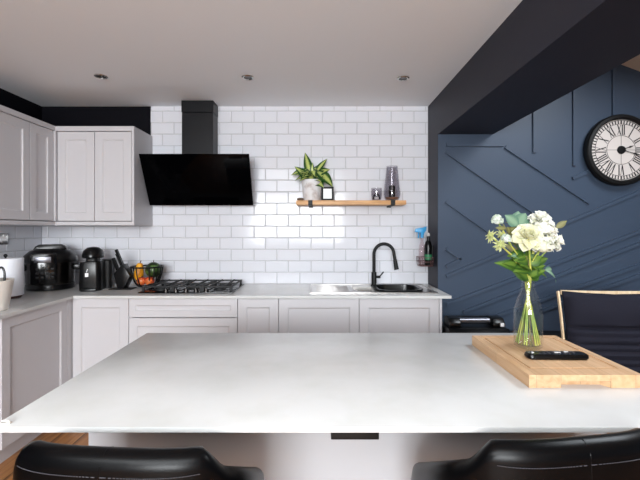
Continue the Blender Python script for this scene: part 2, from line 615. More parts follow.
# ------------------------------------------------------------------ cabinets
def shaker(w, h, rail=0.062, t=0.02, rec=0.009):
    """framed door in the xz plane, front at y = 0 facing -y, from (0,0) to (w,h)"""
    bm = nb()
    e = 0.0015
    g = 0.010
    def quad(*v):
        bm.faces.new([bm.verts.new(x) for x in v])
    def loop(a, y):
        return [Vector((a, y, a)), Vector((w - a, y, a)), Vector((w - a, y, h - a)), Vector((a, y, h - a))]
    L = [loop(0, t), loop(0, e), loop(e, 0), loop(rail, 0), loop(rail + 0.002, 0.004), loop(rail + g, rec)]
    V = [[bm.verts.new(p) for p in l] for l in L]
    for a, b in zip(V, V[1:]):
        for i in range(4):
            bm.faces.new((a[i], a[(i + 1) % 4], b[(i + 1) % 4], b[i]))
    bm.faces.new(V[-1])
    bm.faces.new(V[0][::-1])
    bmesh.ops.recalc_face_normals(bm, faces=bm.faces)
    return bm

CT = 0.922          # worktop height
CU = 0.902          # underside
YF = 2.852          # base door fronts
def carcass(w, y0, y1):
    bm = nb()
    box(bm, 0.001, 0.019, y0, y1, 0.15, CU)
    box(bm, w - 0.019, w - 0.001, y0, y1, 0.15, CU)
    box(bm, 0.019, w - 0.019, y0, y1, 0.15, 0.168)
    box(bm, 0.019, w - 0.019, y1 - 0.010, y1, 0.168, CU)
    return bm
def base_unit(name, label, x0, x1, fronts, cat='cabinet', group=None):
    """fronts: list of (part name, z0, z1, rail)"""
    t = thing(name, label, cat, (x0, YF, 0), 0, group)
    w = x1 - x0
    obj('body', carcass(w, 0.021, YB - YF - 0.012), M['cab_in'], t, smooth=None)
    for pn, z0, z1, rail in fronts:
        obj(pn, shaker(w - 0.004, z1 - z0, rail), M['cab'], t, (0.002, 0, z0), smooth=None)
    return t
base_unit('base_cabinet', 'single-door grey base cabinet in the corner, left of the drawers', -1.782, -1.374, [('door', 0.155, 0.896, 0.062)])
base_unit('drawer_unit', 'wide grey drawer unit directly below the gas hob', -1.374, -0.588, [('drawer', 0.762, 0.896, 0.046), ('drawer', 0.462, 0.756, 0.058), ('drawer', 0.155, 0.456, 0.058)], 'drawers')
base_unit('base_cabinet', 'narrow grey base cabinet just right of the drawers', -0.588, -0.292, [('door', 0.155, 0.896, 0.062)])
base_unit('base_cabinet', 'wide grey base cabinet under the draining side of the sink', -0.292, 0.290, [('door', 0.155, 0.896, 0.064)])
base_unit('base_cabinet', 'wide pale grey base cabinet under the sink bowl and tap, at the worktop end', 0.290, 0.868, [('door', 0.155, 0.896, 0.064)])
tag(obj('end_panel', box(nb(), 0.870, 0.888, YF - 0.002, YB - 0.012, 0, CU, 0.001), M['cab']), 'pale upright end panel closing the base cabinets next to the blue wall', 'panel')
# left run: doors face +x at x = -1.785
XF = -1.785
def left_unit(label, y0, y1):
    t = thing('base_cabinet', label, 'cabinet', (XF, y0, 0), PI / 2)
    w = y1 - y0
    obj('body', carcass(w, 0.021, XF - XL - 0.008), M['cab_in'], t, smooth=None)
    obj('door', shaker(w - 0.004, 0.741, 0.062), M['cab'], t, (0.002, 0, 0.155), smooth=None)
left_unit('grey base cabinet of the left run, below the cooker and paper roll', 2.22, 2.80)
bm = nb()
box(bm, -1.84, -1.785, 2.802, 2.86, 0.15, CU)
box(bm, XL + 0.01, -1.785, 2.861, YB - 0.012, 0.15, CU)
tag(obj('corner_post', bm, M['cab'], smooth=None), 'grey corner post where the two base cabinet runs meet', 'corner post')
bm = nb()
box(bm, -1.84, 0.868, YF + 0.06, YF + 0.075, 0, 0.149)
box(bm, -1.915, -1.90, 2.22, YF + 0.06, 0, 0.149)
o = struct('trim_1', bm, M['cab'], 'grey plinth along the floor under the base cabinets', cat='plinth', smooth=None)

# worktop: one continuous L with a cut-out for the sink
bm = nb()
SKX0, SKX1, SKY0, SKY1 = 0.24, 0.80, 2.965, 3.335
YW = 2.826
box(bm, XL + 0.008, SKX0, YW, YB - 0.008, CU, CT)
box(bm, SKX1, 0.948, YW, YB - 0.008, CU, CT)
box(bm, SKX0, SKX1, YW, SKY0, CU, CT)
box(bm, SKX0, SKX1, SKY1, YB - 0.008, CU, CT)
box(bm, XL + 0.008, -1.758, 2.17, YW, CU, CT)
bmesh.ops.remove_doubles(bm, verts=bm.verts, dist=1e-5)
tag(obj('worktop', bm, M['quartz'], smooth=None), 'thin white quartz worktop running round the corner and along the tiled wall', 'worktop')

# wall cabinets
ZU0, ZU1 = 1.462, 2.166
def wall_unit(label, n, loc, rotz, w, depth):
    t = thing('wall_cabinet', label, 'cabinet', loc, rotz)
    obj('body', box(nb(), 0.0, w, 0.021, depth, ZU0, ZU1), M['cab'], t, smooth=None)
    dw = w / n
    for k in range(n):
        obj('door', shaker(dw - 0.004, ZU1 - ZU0 - 0.004, 0.062), M['cab'], t, (k * dw + 0.002, 0, ZU0 + 0.002), smooth=None)
    return t
XU = -2.07
YU = 3.10
wall_unit('grey two-door wall cabinet on the tiled wall beside the cooker hood', 2, (XU + 0.016, YU, 0), 0, -1.452 - XU - 0.034, YB - YU - 0.001)
tag(obj('end_panel', box(nb(), -1.468, -1.450, YU - 0.002, YB - 0.001, 1.43, 2.206), M['cab'], smooth=None), 'pale side panel on the wall cabinet next to the cooker hood', 'panel')
wall_unit('narrow grey wall cabinet on the left wall, next to the corner', 1, (XU, 2.83, 0), PI / 2, 0.25, XU - XL - 0.001)
wall_unit('wide grey wall cabinet on the left wall, cut off by the photo edge', 1, (XU, 2.33, 0), PI / 2, 0.498, XU - XL - 0.001)
tag(obj('corner_filler', box(nb(), XU - 0.02, XU + 0.014, 3.082, 3.12, ZU0, ZU1), M['cab'], smooth=None), 'slim grey filler strip in the inner corner of the wall cabinets', 'filler strip')
def cornice(name, z0, z1, out, label, prof=None):
    bm = nb()
    box(bm, XL + 0.001, XU + out, 2.33, YU + 0.02, z0, z1)
    box(bm, XL + 0.001, -1.4685, YU - out, YB - 0.001, z0, z1)
    return struct(name, bm, M['cab'], label, cat='cornice' if z0 > 2 else 'pelmet', smooth=None)
cornice('trim_2', ZU1 + 0.003, 2.206, 0.004, 'pale flat cornice strip along the top of the wall cabinets')
cornice('trim_3', 1.43, ZU0 - 0.004, 0.002, 'pale pelmet strip along the underside of the wall cabinets')

# ------------------------------------------------------------------ cooker hood
t = thing('cooker_hood', 'black angled glass cooker hood with square chimney on the tiled wall above the hob', 'cooker hood', (-0.995, YB - 0.008, 1.60))
bm = nb()
prism(bm, [(-0.10, 0.0), (-0.305, 0.397), (-0.287, 0.400), (-0.075, 0.010)], -0.438, 0.438, 'yz', 0.002)
obj('glass_panel', bm, M['hood_glass'], t)
bm = nb()
prism(bm, [(-0.001, 0.03), (-0.074, 0.03), (-0.27, 0.38), (-0.27, 0.398), (-0.001, 0.398)], -0.38, 0.38, 'yz')
obj('hood_body', bm, M['hood_paint'], t, smooth=None)
bm = nb()
box(bm, -0.147, 0.113, -0.155, -0.001, 0.399, 0.77, 0.002)
c = obj('chimney', bm, M['hood_paint'], t, smooth=None)
obj('collar', box(nb(), -0.150, 0.116, -0.158, -0.001, 0.772, 0.869, 0.002), M['hood_paint'], c, smooth=None)

# ------------------------------------------------------------------ gas hob
HX0, HX1, HY0, HY1 = -1.345, -0.640, 2.93, 3.38
t = thing('gas_hob', 'black glass gas hob with iron pan supports set in the white worktop', 'hob', ((HX0 + HX1) / 2, (HY0 + HY1) / 2, CT))
hw, hd = (HX1 - HX0) / 2, (HY1 - HY0) / 2
obj('glass_plate', box(nb(), -hw, hw, -hd, hd, 0.0005, 0.008, 0.002), M['black_gloss'], t)
burn = [(-0.225, 0.10, 0.04), (-0.225, -0.09, 0.05), (0, 0.03, 0.065), (0.225, 0.10, 0.05), (0.225, -0.09, 0.035)]
for bx_, by_, br_ in burn:
    bm = nb()
    lathe(bm, [(0, 0.0085), (br_ + 0.012, 0.0085), (br_ + 0.010, 0.016), (br_, 0.018), (br_, 0.024), (br_ - 0.008, 0.027), (0, 0.027)], (bx_, by_, 0), 24)
    bn = obj('burner', bm, M['iron'], t)
for cx in (-0.225, 0, 0.225):
    bm = nb()
    r = 0.0055
    for sx in (-0.105, 0.105):
        box(bm, cx + sx - r, cx + sx + r, -0.18, 0.19, 0.038, 0.049, 0.001)
    for sy in (-0.18, 0.005, 0.19):
        box(bm, cx - 0.105, cx + 0.105, sy - r, sy + r, 0.038, 0.049, 0.001)
    for sx in (-0.05, 0.05):
        box(bm, cx + sx - r, cx + sx + r, -0.18, 0.19, 0.041, 0.053, 0.001)
    for sx in (-0.105, 0.105):
        for sy in (-0.18, 0.19):
            box(bm, cx + sx - 0.008, cx + sx + 0.008, sy - 0.008, sy + 0.008, 0.008, 0.049, 0.001)
    obj('pan_support', bm, M['iron'], t, smooth=None)
for k in range(5):
    bm = nb()
    lathe(bm, [(0, 0.0085), (0.021, 0.0085), (0.020, 0.014), (0.0165, 0.016), (0.0155, 0.030), (0, 0.030)], (-0.15 + 0.075 * k, -0.203, 0), 20)
    box(bm, -0.15 + 0.075 * k - 0.003, -0.15 + 0.075 * k + 0.003, -0.216, -0.19, 0.029, 0.036, 0.001)
    obj('knob', bm, M['darksteel'], t)

# ------------------------------------------------------------------ sink, tap, washing-up bowl
t = thing('sink', 'stainless steel sink with grooved drainer and half bowl, let into the worktop', 'sink', (0, 0, CT))
bm = nb()
sx0, sx1, sy0, sy1 = -0.07, 0.885, 2.925, 3.375
bowls = [(0.265, 0.425, 3.0, 3.25), (0.455, 0.79, 2.98, 3.32)]
xs = [sx0, 0.265, 0.425, 0.455, 0.79, sx1]
def flat(x0, x1, y0, y1):
    if x1 - x0 > 1e-4 and y1 - y0 > 1e-4:
        box(bm, x0, x1, y0, y1, 0.0003, 0.004)
flat(sx0, 0.265, sy0, sy1)
flat(0.425, 0.455, sy0, sy1)
flat(0.79, sx1, sy0, sy1)
for b in bowls:
    flat(b[0], b[1], sy0, b[2])
    flat(b[0], b[1], b[3], sy1)
# raised rim and drainer grooves
for (x0, x1, y0, y1) in ((sx0, sx1, sy0, sy0 + 0.012), (sx0, sx1, sy1 - 0.012, sy1), (sx0, sx0 + 0.012, sy0, sy1), (sx1 - 0.012, sx1, sy0, sy1)):
    box(bm, x0, x1, y0, y1, 0.003, 0.008, 0.002)
obj('rim', bm, M['steel'], t, smooth=30)
bm = nb()
for k in range(6):
    box(bm, -0.02, 0.23, 3.0 + 0.055 * k, 3.018 + 0.055 * k, 0.0035, 0.0065, 0.0012)
obj('drainer_ridges', bm, M['steel'], t)
for b, dep in zip(bowls, (0.11, 0.17)):
    bm = nb()
    th = 0.0015
    box(bm, b[0], b[0] + th, b[2], b[3], -dep, 0.002)
    box(bm, b[1] - th, b[1], b[2], b[3], -dep, 0.002)
    box(bm, b[0], b[1], b[2], b[2] + th, -dep, 0.002)
    box(bm, b[0], b[1], b[3] - th, b[3], -dep, 0.002)
    box(bm, b[0], b[1], b[2], b[3], -dep - th, -dep)
    obj('bowl', bm, M['steel'], t, smooth=None)
# washing-up bowl
def rrect(a, b, r, n=6):
    out = []
    for cx, cy, s in ((a - r, b - r, 0), (-a + r, b - r, 1), (-a + r, -b + r, 2), (a - r, -b + r, 3)):
        for k in range(n + 1):
            th = PI / 2 * (s + k / n)
            out.append((cx + r * math.cos(th), cy + r * math.sin(th)))
    return out
def loft(bm, loops, close_first=True, close_last=True):
    t = bmesh.new()
    V = [[t.verts.new(p) for p in l] for l in loops]
    n = len(V[0])
    for a, b in zip(V, V[1:]):
        for i in range(n):
            t.faces.new((a[i], a[(i + 1) % n], b[(i + 1) % n], b[i]))
    if close_first:
        t.faces.new(V[0][::-1])
    if close_last:
        t.faces.new(V[-1])
    bmesh.ops.recalc_face_normals(t, faces=t.faces)
    merge(bm, t)
    return bm
def rl(a, b, r, z, cx=0, cy=0):
    return [(cx + p[0], cy + p[1], z) for p in rrect(a, b, r)]
bm = loft(nb(), [rl(0.13, 0.13, 0.05, 0.0), rl(0.155, 0.155, 0.07, 0.172), rl(0.158, 0.158, 0.07, 0.178), rl(0.188, 0.170, 0.10, 0.179), rl(0.188, 0.170, 0.10, 0.185), rl(0.158, 0.150, 0.08, 0.183), rl(0.127, 0.127, 0.05, 0.004)])
tag(obj('washing_up_bowl', bm, M['black_plastic'], None, (0.622, 3.15, CT - 0.169)), 'black plastic washing-up bowl standing in the main sink bowl', 'bowl')
# tap
t = thing('tap', 'matt black arched pull-down kitchen tap behind the sink', 'tap', (0.458, 3.29, CT + 0.004))
obj('base', lathe(nb(), [(0, 0), (0.027, 0), (0.027, 0.006), (0.022, 0.010), (0.021, 0.11), (0.019, 0.115), (0, 0.115)]), M['black'], t)
pts = [(0, 0, 0.11), (0, 0, 0.19), (0, 0, 0.265)]
for k in range(1, 10):
    a = PI - PI * k / 10
    pts.append((0.082 + 0.082 * math.cos(a), -0.018 * k / 10, 0.265 + 0.085 * math.sin(a)))
pts += [(0.165, -0.02, 0.255), (0.172, -0.021, 0.215)]
obj('spout', tube(nb(), pts, 0.0135, 14, 3), M['black'], t)
obj('spray_head', tube(nb(), [(0.171, -0.021, 0.22), (0.180, -0.022, 0.16), (0.184, -0.022, 0.140)], (0.016, 0.021), 16, 2), M['black'], t)
bm = nb()
cyl(bm, 0.011, 0, 0.035, (0.018, 0, 0.075), 16, rot=Matrix.Rotation(PI / 2, 4, 'Y'))
tube(bm, [(0.045, 0, 0.078), (0.062, 0, 0.095), (0.080, 0, 0.118)], 0.0055, 10, 3)
obj('lever', bm, M['black'], t)

# caddy with bottles on the nib face
t = thing('bottle_caddy', 'small wire caddy fixed to the dark wall end beside the sink', 'caddy', (0.885, 3.30, 1.095))
bm = nb()
for z, a in ((0.0, 0.052), (0.035, 0.058), (0.07, 0.060)):
    tube(bm, [(p[0], p[1], z) for p in rrect(a, a + 0.02, 0.03, 4)], 0.0028, 6, 1, True)
for k in range(12):
    p, q = rrect(0.052, 0.072, 0.03, 4)[k * 20 // 12], rrect(0.060, 0.080, 0.03, 4)[k * 20 // 12]
    tube(bm, [(p[0], p[1], 0), (q[0], q[1], 0.07)], 0.002, 6, 1)
for k in range(5):
    tube(bm, [(-0.05, -0.05 + 0.025 * k, 0), (0.05, -0.05 + 0.025 * k, 0)], 0.002, 6, 1)
obj('basket', bm, M['wire'], t)
bm = nb()
box(bm, 0.058, 0.0668, -0.012, 0.012, 0.0, 0.17, 0.001)
obj('wall_plate', bm, M['black'], t)
t = thing('spray_bottle', 'clear spray bottle with a bright blue trigger head, standing in the wall caddy', 'bottle', (0.858, 3.29, 1.1))
obj('bottle', lathe(nb(), [(0, 0), (0.024, 0), (0.027, 0.01), (0.027, 0.12), (0.022, 0.16), (0.011, 0.2), (0.011, 0.225), (0, 0.225)]), M['pink'], t)
bm = nb()
cyl(bm, 0.013, 0.226, 0.25, n=16)
prism(bm, [(-0.062, 0.275), (-0.055, 0.302), (0.0, 0.312), (0.036, 0.322), (0.034, 0.29), (0.014, 0.262), (0.014, 0.248), (-0.012, 0.248), (-0.014, 0.268), (-0.035, 0.272)], -0.011, 0.011, 'xz', 0.003)
prism(bm, [(-0.034, 0.270), (-0.022, 0.270), (-0.026, 0.225), (-0.036, 0.222)], -0.006, 0.006, 'xz', 0.002)
obj('trigger_head', bm, M['blue_plastic'], t)
t = thing('soap_bottle', 'black bottle with a green label next to the spray bottle in the wall caddy', 'bottle', (0.908, 3.285, 1.1))
obj('bottle', lathe(nb(), [(0, 0), (0.028, 0), (0.031, 0.008), (0.031, 0.16), (0.024, 0.19), (0.012, 0.205), (0.012, 0.24), (0, 0.24)]), M['black_plastic'], t)
obj('label', lathe(nb(), [(0.0316, 0.045), (0.0316, 0.09)]), M['green_label'], t)
obj('cap', lathe(nb(), [(0, 0.241), (0.013, 0.241), (0.013, 0.262), (0.006, 0.27), (0, 0.27)]), M['rubber'], t)

# ------------------------------------------------------------------ wooden shelf and what stands on it
SZ = 1.636
t = thing('wall_shelf', 'light oak floating shelf on two black brackets on the white tiles', 'shelf', (0.262, YB - 0.008, SZ))
obj('board', box(nb(), -0.45, 0.455, -0.20, -0.001, -0.036, 0, 0.003), M['shelf_wood'], t)
for bx_ in (-0.333, 0.345):
    bm = nb()
    box(bm, bx_ - 0.018, bx_ + 0.018, -0.206, -0.001, -0.042, -0.037)
    box(bm, bx_ - 0.018, bx_ + 0.018, -0.206, -0.201, -0.042, 0.001)
    box(bm, bx_ - 0.018, bx_ + 0.018, -0.006, -0.001, -0.05, -0.037)
    obj('bracket', bm, M['black'], t, smooth=None)
YS = 3.33
def sx(px, Y=YS):
    return (px - 319) / F * Y
# potted plant
t = thing('potted_plant', 'variegated leafy plant in a whitewashed pot on the left end of the shelf', 'plant', (sx(312), YS, SZ + 0.0005))
obj('pot', lathe(nb(), [(0, 0), (0.065, 0), (0.072, 0.01), (0.088, 0.165), (0.089, 0.175), (0.082, 0.175), (0.08, 0.155), (0, 0.155)]), M['pot'], t)
obj('soil', lathe(nb(), [(0, 0.163), (0.079, 0.157)]), M['soil'], t)
bm = nb()
# (tip px, py, base sway, width)
lv = [((305.5, 153.5), 0.04, 0.050), ((326, 159.5), 0.02, 0.034), ((292.5, 174), 0.02, 0.042), ((297, 168), -0.03, 0.055), ((328, 170), -0.02, 0.058), ((329, 187), -0.06, 0.066),
      ((320.5, 187), -0.09, 0.066), ((311, 183), -0.08, 0.06), ((303, 180), -0.05, 0.05), ((318, 165), 0.03, 0.055), ((308, 172), -0.06, 0.055), ((314, 176), -0.09, 0.052), ((322, 176), -0.05, 0.05), ((301, 177), 0.03, 0.05), ((316, 170), -0.03, 0.05)]
for k, ((px, py), fy, w) in enumerate(lv):
    T = Vector((sx(px) - sx(312), fy, (CZ - (py - 229) / F * YS) - SZ))
    B = Vector((T.x * 0.15, 0.0, 0.17 + 0.05 * (k % 3)))
    d = T - B
    L = d.length
    drp = 0.5 if T.z > 0.2 else 1.2
    d0 = d.normalized() + Vector((0, -0.15, 0.45 if drp > 1 else 0.15))
    leaf(bm, B + d * 0.15, d0, (0.1 * math.sin(k * 2.1), -0.8, 0.6), L * 0.98, w * 1.5, drp, 0.1, 9, 0.72)
    
rnd = random.Random(21)
for k in range(22):
    a = rnd.uniform(-PI, PI)
    el = rnd.uniform(0.1, 1.0)
    d = Vector((math.cos(a) * math.cos(el), math.sin(a) * math.cos(el) * 0.6 - 0.15, math.sin(el)))
    leaf(bm, Vector((0.02 * math.cos(a), 0.02 * math.sin(a), rnd.uniform(0.17, 0.22))), d, (0, -0.6, 0.8), rnd.uniform(0.09, 0.14), rnd.uniform(0.045, 0.06), rnd.uniform(0.6, 1.5), 0.1, 8, 0.72)
for (px, py), fy, w in lv[:8]:
    T = Vector((sx(px) - sx(312), fy, (CZ - (py - 229) / F * YS) - SZ))
    tube(bm, [(0, 0, 0.15), (T.x * 0.12, 0, 0.19), (T.x * 0.25, fy * 0.25, 0.19 + (T.z - 0.19) * 0.3)], 0.004, 6, 3)
o = obj('foliage', bm, M['dief'], t, smooth=None)
# pebble, frame
tag(obj('pebble', sphere(nb(), (0, 0, 0.012), 0.012, 2.6, 1.6, 1.0, 14), M['brown_rock'], None, (sx(300.5, 3.30), 3.29, SZ + 0.0005)), 'brown pebble on the shelf in front of the plant pot', 'pebble')
t = thing('picture_frame', 'small square black picture frame with a white card on the shelf', 'picture frame', (sx(327.5, 3.28), 3.28, SZ + 0.0005))
bm = nb()
a = 0.051
for x0, x1, z0, z1 in ((-a, a, 0, 0.016), (-a, a, 2 * a - 0.004, 2 * a + 0.012), (-a, -a + 0.016, 0.016, 2 * a - 0.004), (a - 0.016, a, 0.016, 2 * a - 0.004)):
    box(bm, x0, x1, -0.009, 0.009, z0, z1, 0.0015)
obj('frame', bm, M['black'], t)
obj('card', box(nb(), -a + 0.015, a - 0.015, -0.002, 0.002, 0.015, 2 * a - 0.003), M['white_plastic'], t)
# tealight glass and tall vase
t = thing('tealight_holder', 'short smoked glass tealight holder on the shelf beside the tall vase', 'candle holder', (sx(376.5, 3.3), 3.3, SZ + 0.0005))
obj('glass', lathe(nb(), [(0.0, 0.004), (0.038, 0.006), (0.046, 0.05), (0.044, 0.105), (0.041, 0.105), (0.043, 0.05), (0.036, 0.010), (0, 0.010)]), M['smoke'], t)
bm = nb()
lathe(bm, [(0, 0.0105), (0.019, 0.0105), (0.019, 0.030), (0, 0.030)], n=20)
cd = obj('tealight', bm, M['candle'], t)
bm = nb()
tube(bm, [(-0.026, -0.002, 0.011), (-0.020, -0.002, 0.042), (0, -0.002, 0.056), (0.020, -0.002, 0.042), (0.026, -0.002, 0.011)], 0.006, 8, 4)
obj('arch', bm, M['black'], t)
t = thing('hurricane_vase', 'tall tapering smoked glass vase on the right end of the shelf', 'vase', (sx(392, 3.3), 3.3, SZ + 0.0005))
obj('glass', lathe(nb(), [(0, 0.004), (0.05, 0.004), (0.062, 0.02), (0.070, 0.055), (0.068, 0.085), (0.055, 0.19), (0.046, 0.288), (0.043, 0.288), (0.052, 0.19), (0.062, 0.085), (0.064, 0.055), (0.058, 0.023), (0, 0.010)]), M['smoke'], t)
obj('candle', cyl(nb(), 0.026, 0.028, 0.125, n=20, bev=0.003), M['darksteel'], t)
obj('sand', lathe(nb(), [(0, 0.0105), (0.048, 0.013), (0.0575, 0.027), (0, 0.027)]), M['amber'], t)

# ------------------------------------------------------------------ things on the worktop, left corner
def bx(px, Y):
    return (px - 319) / F * Y
# kitchen roll
t = thing('paper_towel_holder', 'white paper roll on an upright holder with black knob, left of the multicooker', 'paper towel', (bx(5.5, 2.74), 2.74, CT + 0.0005))
obj('base', cyl(nb(), 0.092, 0, 0.016, bev=0.004, n=32), M['dark_wood'], t)
obj('rod', cyl(nb(), 0.006, 0.016, 0.288), M['black'], t)
obj('knob', sphere(nb(), (0, 0, 0.293), 0.012), M['black'], t)
obj('paper_roll', lathe(nb(), [(0.022, 0.018), (0.103, 0.018), (0.104, 0.022), (0.104, 0.271), (0.102, 0.275), (0.022, 0.275), (0.022, 0.018)], n=40), M['paper'], t)
# cream crock with black handled tools
t = thing('utensil_pot', 'cream tapered ceramic pot on the worktop, at the very left edge of the photo', 'pot', (bx(-12.5, 2.31), 2.315, CT + 0.0005))
obj('pot', lathe(nb(), [(0, 0), (0.092, 0), (0.096, 0.004), (0.110, 0.10), (0.122, 0.172), (0.122, 0.177), (0.116, 0.177), (0.104, 0.10), (0.09, 0.01), (0, 0.01)], n=40), M['cream'], t)
for nm, x0, y0, h, rr, lab in (('utensil', 0.035, -0.04, 0.262, 0.017, 'black-handled spatula, the left of two in the cream pot'), ('utensil', 0.080, -0.01, 0.247, 0.012, 'black loop-handled whisk leaning at the right rim of the cream pot')):
    bm = nb()
    if rr > 0.015:
        tube(bm, [(0, 0, 0), (0.004, 0, 0.12), (0.006, 0, h - 0.1)], 0.005, 8, 3)
        prism(bm, [(-0.028, h - 0.115), (-0.034, h - 0.02), (-0.018, h), (0.024, h), (0.038, h - 0.03), (0.034, h - 0.115)], -0.008, 0.008, 'xz', 0.004)
    else:
        tube(bm, [(0, 0, 0), (-0.012, 0, 0.14), (-0.014, 0, h - 0.03), (0.004, 0, h - 0.004), (0.022, 0, h - 0.03), (0.022, 0, 0.14), (0, 0, 0)], 0.006, 8, 4)
    tag(obj(nm, bm, M['black_plastic'], None, (bx(-12.5, 2.31) + x0, 2.315 + y0, CT + 0.0115)), lab, 'utensil')
# multicooker
t = thing('multicooker', 'large black and steel electric multicooker with domed lid in the worktop corner', 'cooker', (bx(51, 3.17), 3.17, CT + 0.0005), math.radians(26))
obj('base', lathe(nb(), [(0, 0), (0.15, 0), (0.165, 0.006), (0.168, 0.04), (0.166, 0.045), (0, 0.045)], n=40), M['black_plastic'], t)
obj('body', lathe(nb(), [(0, 0.046), (0.164, 0.046), (0.167, 0.06), (0.170, 0.20), (0.172, 0.215), (0, 0.215)], n=48), M['darksteel'], t)
l = obj('lid', lathe(nb(), [(0, 0.216), (0.184, 0.216), (0.188, 0.224), (0.186, 0.245), (0.176, 0.27), (0.14, 0.305), (0.10, 0.32), (0, 0.323)], n=48), M['black_plastic'], t)
bm = nb()
prism(bm, [(-0.115, 0.312), (-0.10, 0.34), (-0.075, 0.355), (0.075, 0.355), (0.10, 0.34), (0.115, 0.312), (0.08, 0.300), (-0.08, 0.300)], -0.04, 0.04, 'xz', 0.006)
obj('lid_handle', bm, M['black_plastic'], l)
bm = nb()
prism(bm, [(-0.095, 0.055), (0.055, 0.055), (0.063, 0.065), (0.063, 0.285), (0.05, 0.295), (-0.095, 0.295), (-0.105, 0.285), (-0.105, 0.065)], -0.195, -0.150, 'xz', 0.006)
cp = obj('control_panel', bm, M['black_gloss'], t)
obj('display', box(nb(), -0.080, 0.030, -0.199, -0.194, 0.222, 0.266, 0.003), M['rollsilver'], cp)
bm = nb()
for r in range(3):
    for c in range(4):
        box(bm, -0.07 + 0.032 * c, -0.048 + 0.032 * c, -0.1965, -0.1945, 0.10 + 0.032 * r, 0.118 + 0.032 * r, 0.0015)
obj('buttons', bm, M['black'], cp)
for s in (-1, 1):
    bm = nb()
    box(bm, s * 0.19 - 0.035, s * 0.19 + 0.035, -0.05, 0.05, 0.15, 0.195, 0.010)
    obj('side_handle', bm, M['black_plastic'], t)
# coffee machine
t = thing('coffee_machine', 'black capsule coffee machine with domed head and a small white cup mark', 'coffee machine', (bx(92.5, 3.12), 3.13, CT + 0.0005), math.radians(14))
obj('body', loft(nb(), [rl(0.076, 0.10, 0.035, 0), rl(0.080, 0.104, 0.04, 0.01), rl(0.076, 0.10, 0.04, 0.20), rl(0.072, 0.095, 0.04, 0.222), rl(0.05, 0.07, 0.03, 0.226)]), M['black_plastic'], t)
bm = nb()
loft(bm, [rl(0.045, 0.06, 0.03, 0.222), rl(0.042, 0.055, 0.03, 0.255)])
obj('neck', bm, M['black'], t)
obj('head', lathe(nb(), [(0, 0.25), (0.070, 0.25), (0.077, 0.258), (0.077, 0.275), (0.066, 0.31), (0.04, 0.332), (0, 0.338)], (0, 0, 0), 36, None, 1.0, 1.2), M['black_plastic'], t)
bm = nb()
box(bm, -0.028, -0.004, -0.1065, -0.103, 0.110, 0.140, 0.001)
prism(bm, [(-0.020, 0.146), (-0.014, 0.146), (-0.008, 0.170), (-0.012, 0.170)], -0.1065, -0.103, 'xz')
obj('cup_mark', bm, M['white_plastic'], t, smooth=None)
obj('water_tank', loft(nb(), [rl(0.045, 0.06, 0.03, 0.0, 0.075, 0.10), rl(0.047, 0.062, 0.03, 0.22, 0.075, 0.10), rl(0.040, 0.055, 0.025, 0.23, 0.075, 0.10)]), M['black'], t)
tg = obj('drip_tray', box(nb(), -0.055, 0.055, -0.125, -0.095, 0, 0.02, 0.006), M['black_plastic'], t)
# knife block
KX, KY = bx(121.5, 3.12), 3.15
t = thing('knife_block', 'black angular knife block on a flat foot, left of the fruit bowl', 'knife block', (KX, KY, CT + 0.0005))
obj('foot', box(nb(), -0.095, 0.085, -0.05, 0.05, 0, 0.008, 0.003), M['black'], t)
bm = nb()
prism(bm, [(-0.028, 0.0085), (0.022, 0.0085), (0.071, 0.104), (0.012, 0.203), (-0.059, 0.124)], -0.042, 0.042, 'xz', 0.004)
obj('block', bm, M['black_plastic'], t)
kd = Vector((-0.42, 0, 1)).normalized()
for k, (x0, z0, L, y0, lab) in enumerate(((0.0035, 0.194, 0.130, -0.02, 'longest black knife handle, uppermost in the knife block'), (-0.0155, 0.173, 0.115, 0.016, 'black knife handle second from the top in the knife block'),
                                (-0.031, 0.1555, 0.100, -0.022, 'short black knife handle, third down in the knife block'), (-0.047, 0.138, 0.085, 0.014, 'shortest black knife handle, lowest in the knife block'))):
    bm = nb()
    p0 = Vector((0, 0, 0)) + kd * 0.0
    tube(bm, [p0, p0 + kd * L * 0.5, p0 + kd * L], 0, 4, 1, sec=(0.017, 0.024))
    tag(obj('knife', bm, M['black_plastic'], None, (KX + x0, KY + y0, CT + z0)), lab, 'knife')
# fruit bowl (wire) and fruit
FX, FY = bx(147, 3.2), 3.2
bm = nb()
prof = [(0.045, 0.004), (0.07, 0.014), (0.094, 0.05), (0.112, 0.105), (0.122, 0.165)]
tube(bm, [(0.122 * math.cos(a), 0.122 * math.sin(a), 0.165) for a in [2 * PI * k / 36 for k in range(36)]], 0.006, 8, 1, True)
tube(bm, [(0.046 * math.cos(a), 0.046 * math.sin(a), 0.005) for a in [2 * PI * k / 24 for k in range(24)]], 0.005, 8, 1, True)
for k in range(22):
    a = 2 * PI * (k + 0.5) / 22
    if abs(math.cos(a)) < 0.75 and k % 3:
        continue
    tube(bm, [(r * math.cos(a), r * math.sin(a), z) for r, z in prof], 0.0045, 6, 3)
lathe(bm, [(0, 0.003), (0.046, 0.003), (0.046, 0.008), (0, 0.008)], n=24)
tag(obj('fruit_bowl', bm, M['black'], None, (FX, FY, CT + 0.0085)), 'deep black wire fruit bowl holding fruit beside the hob', 'bowl')
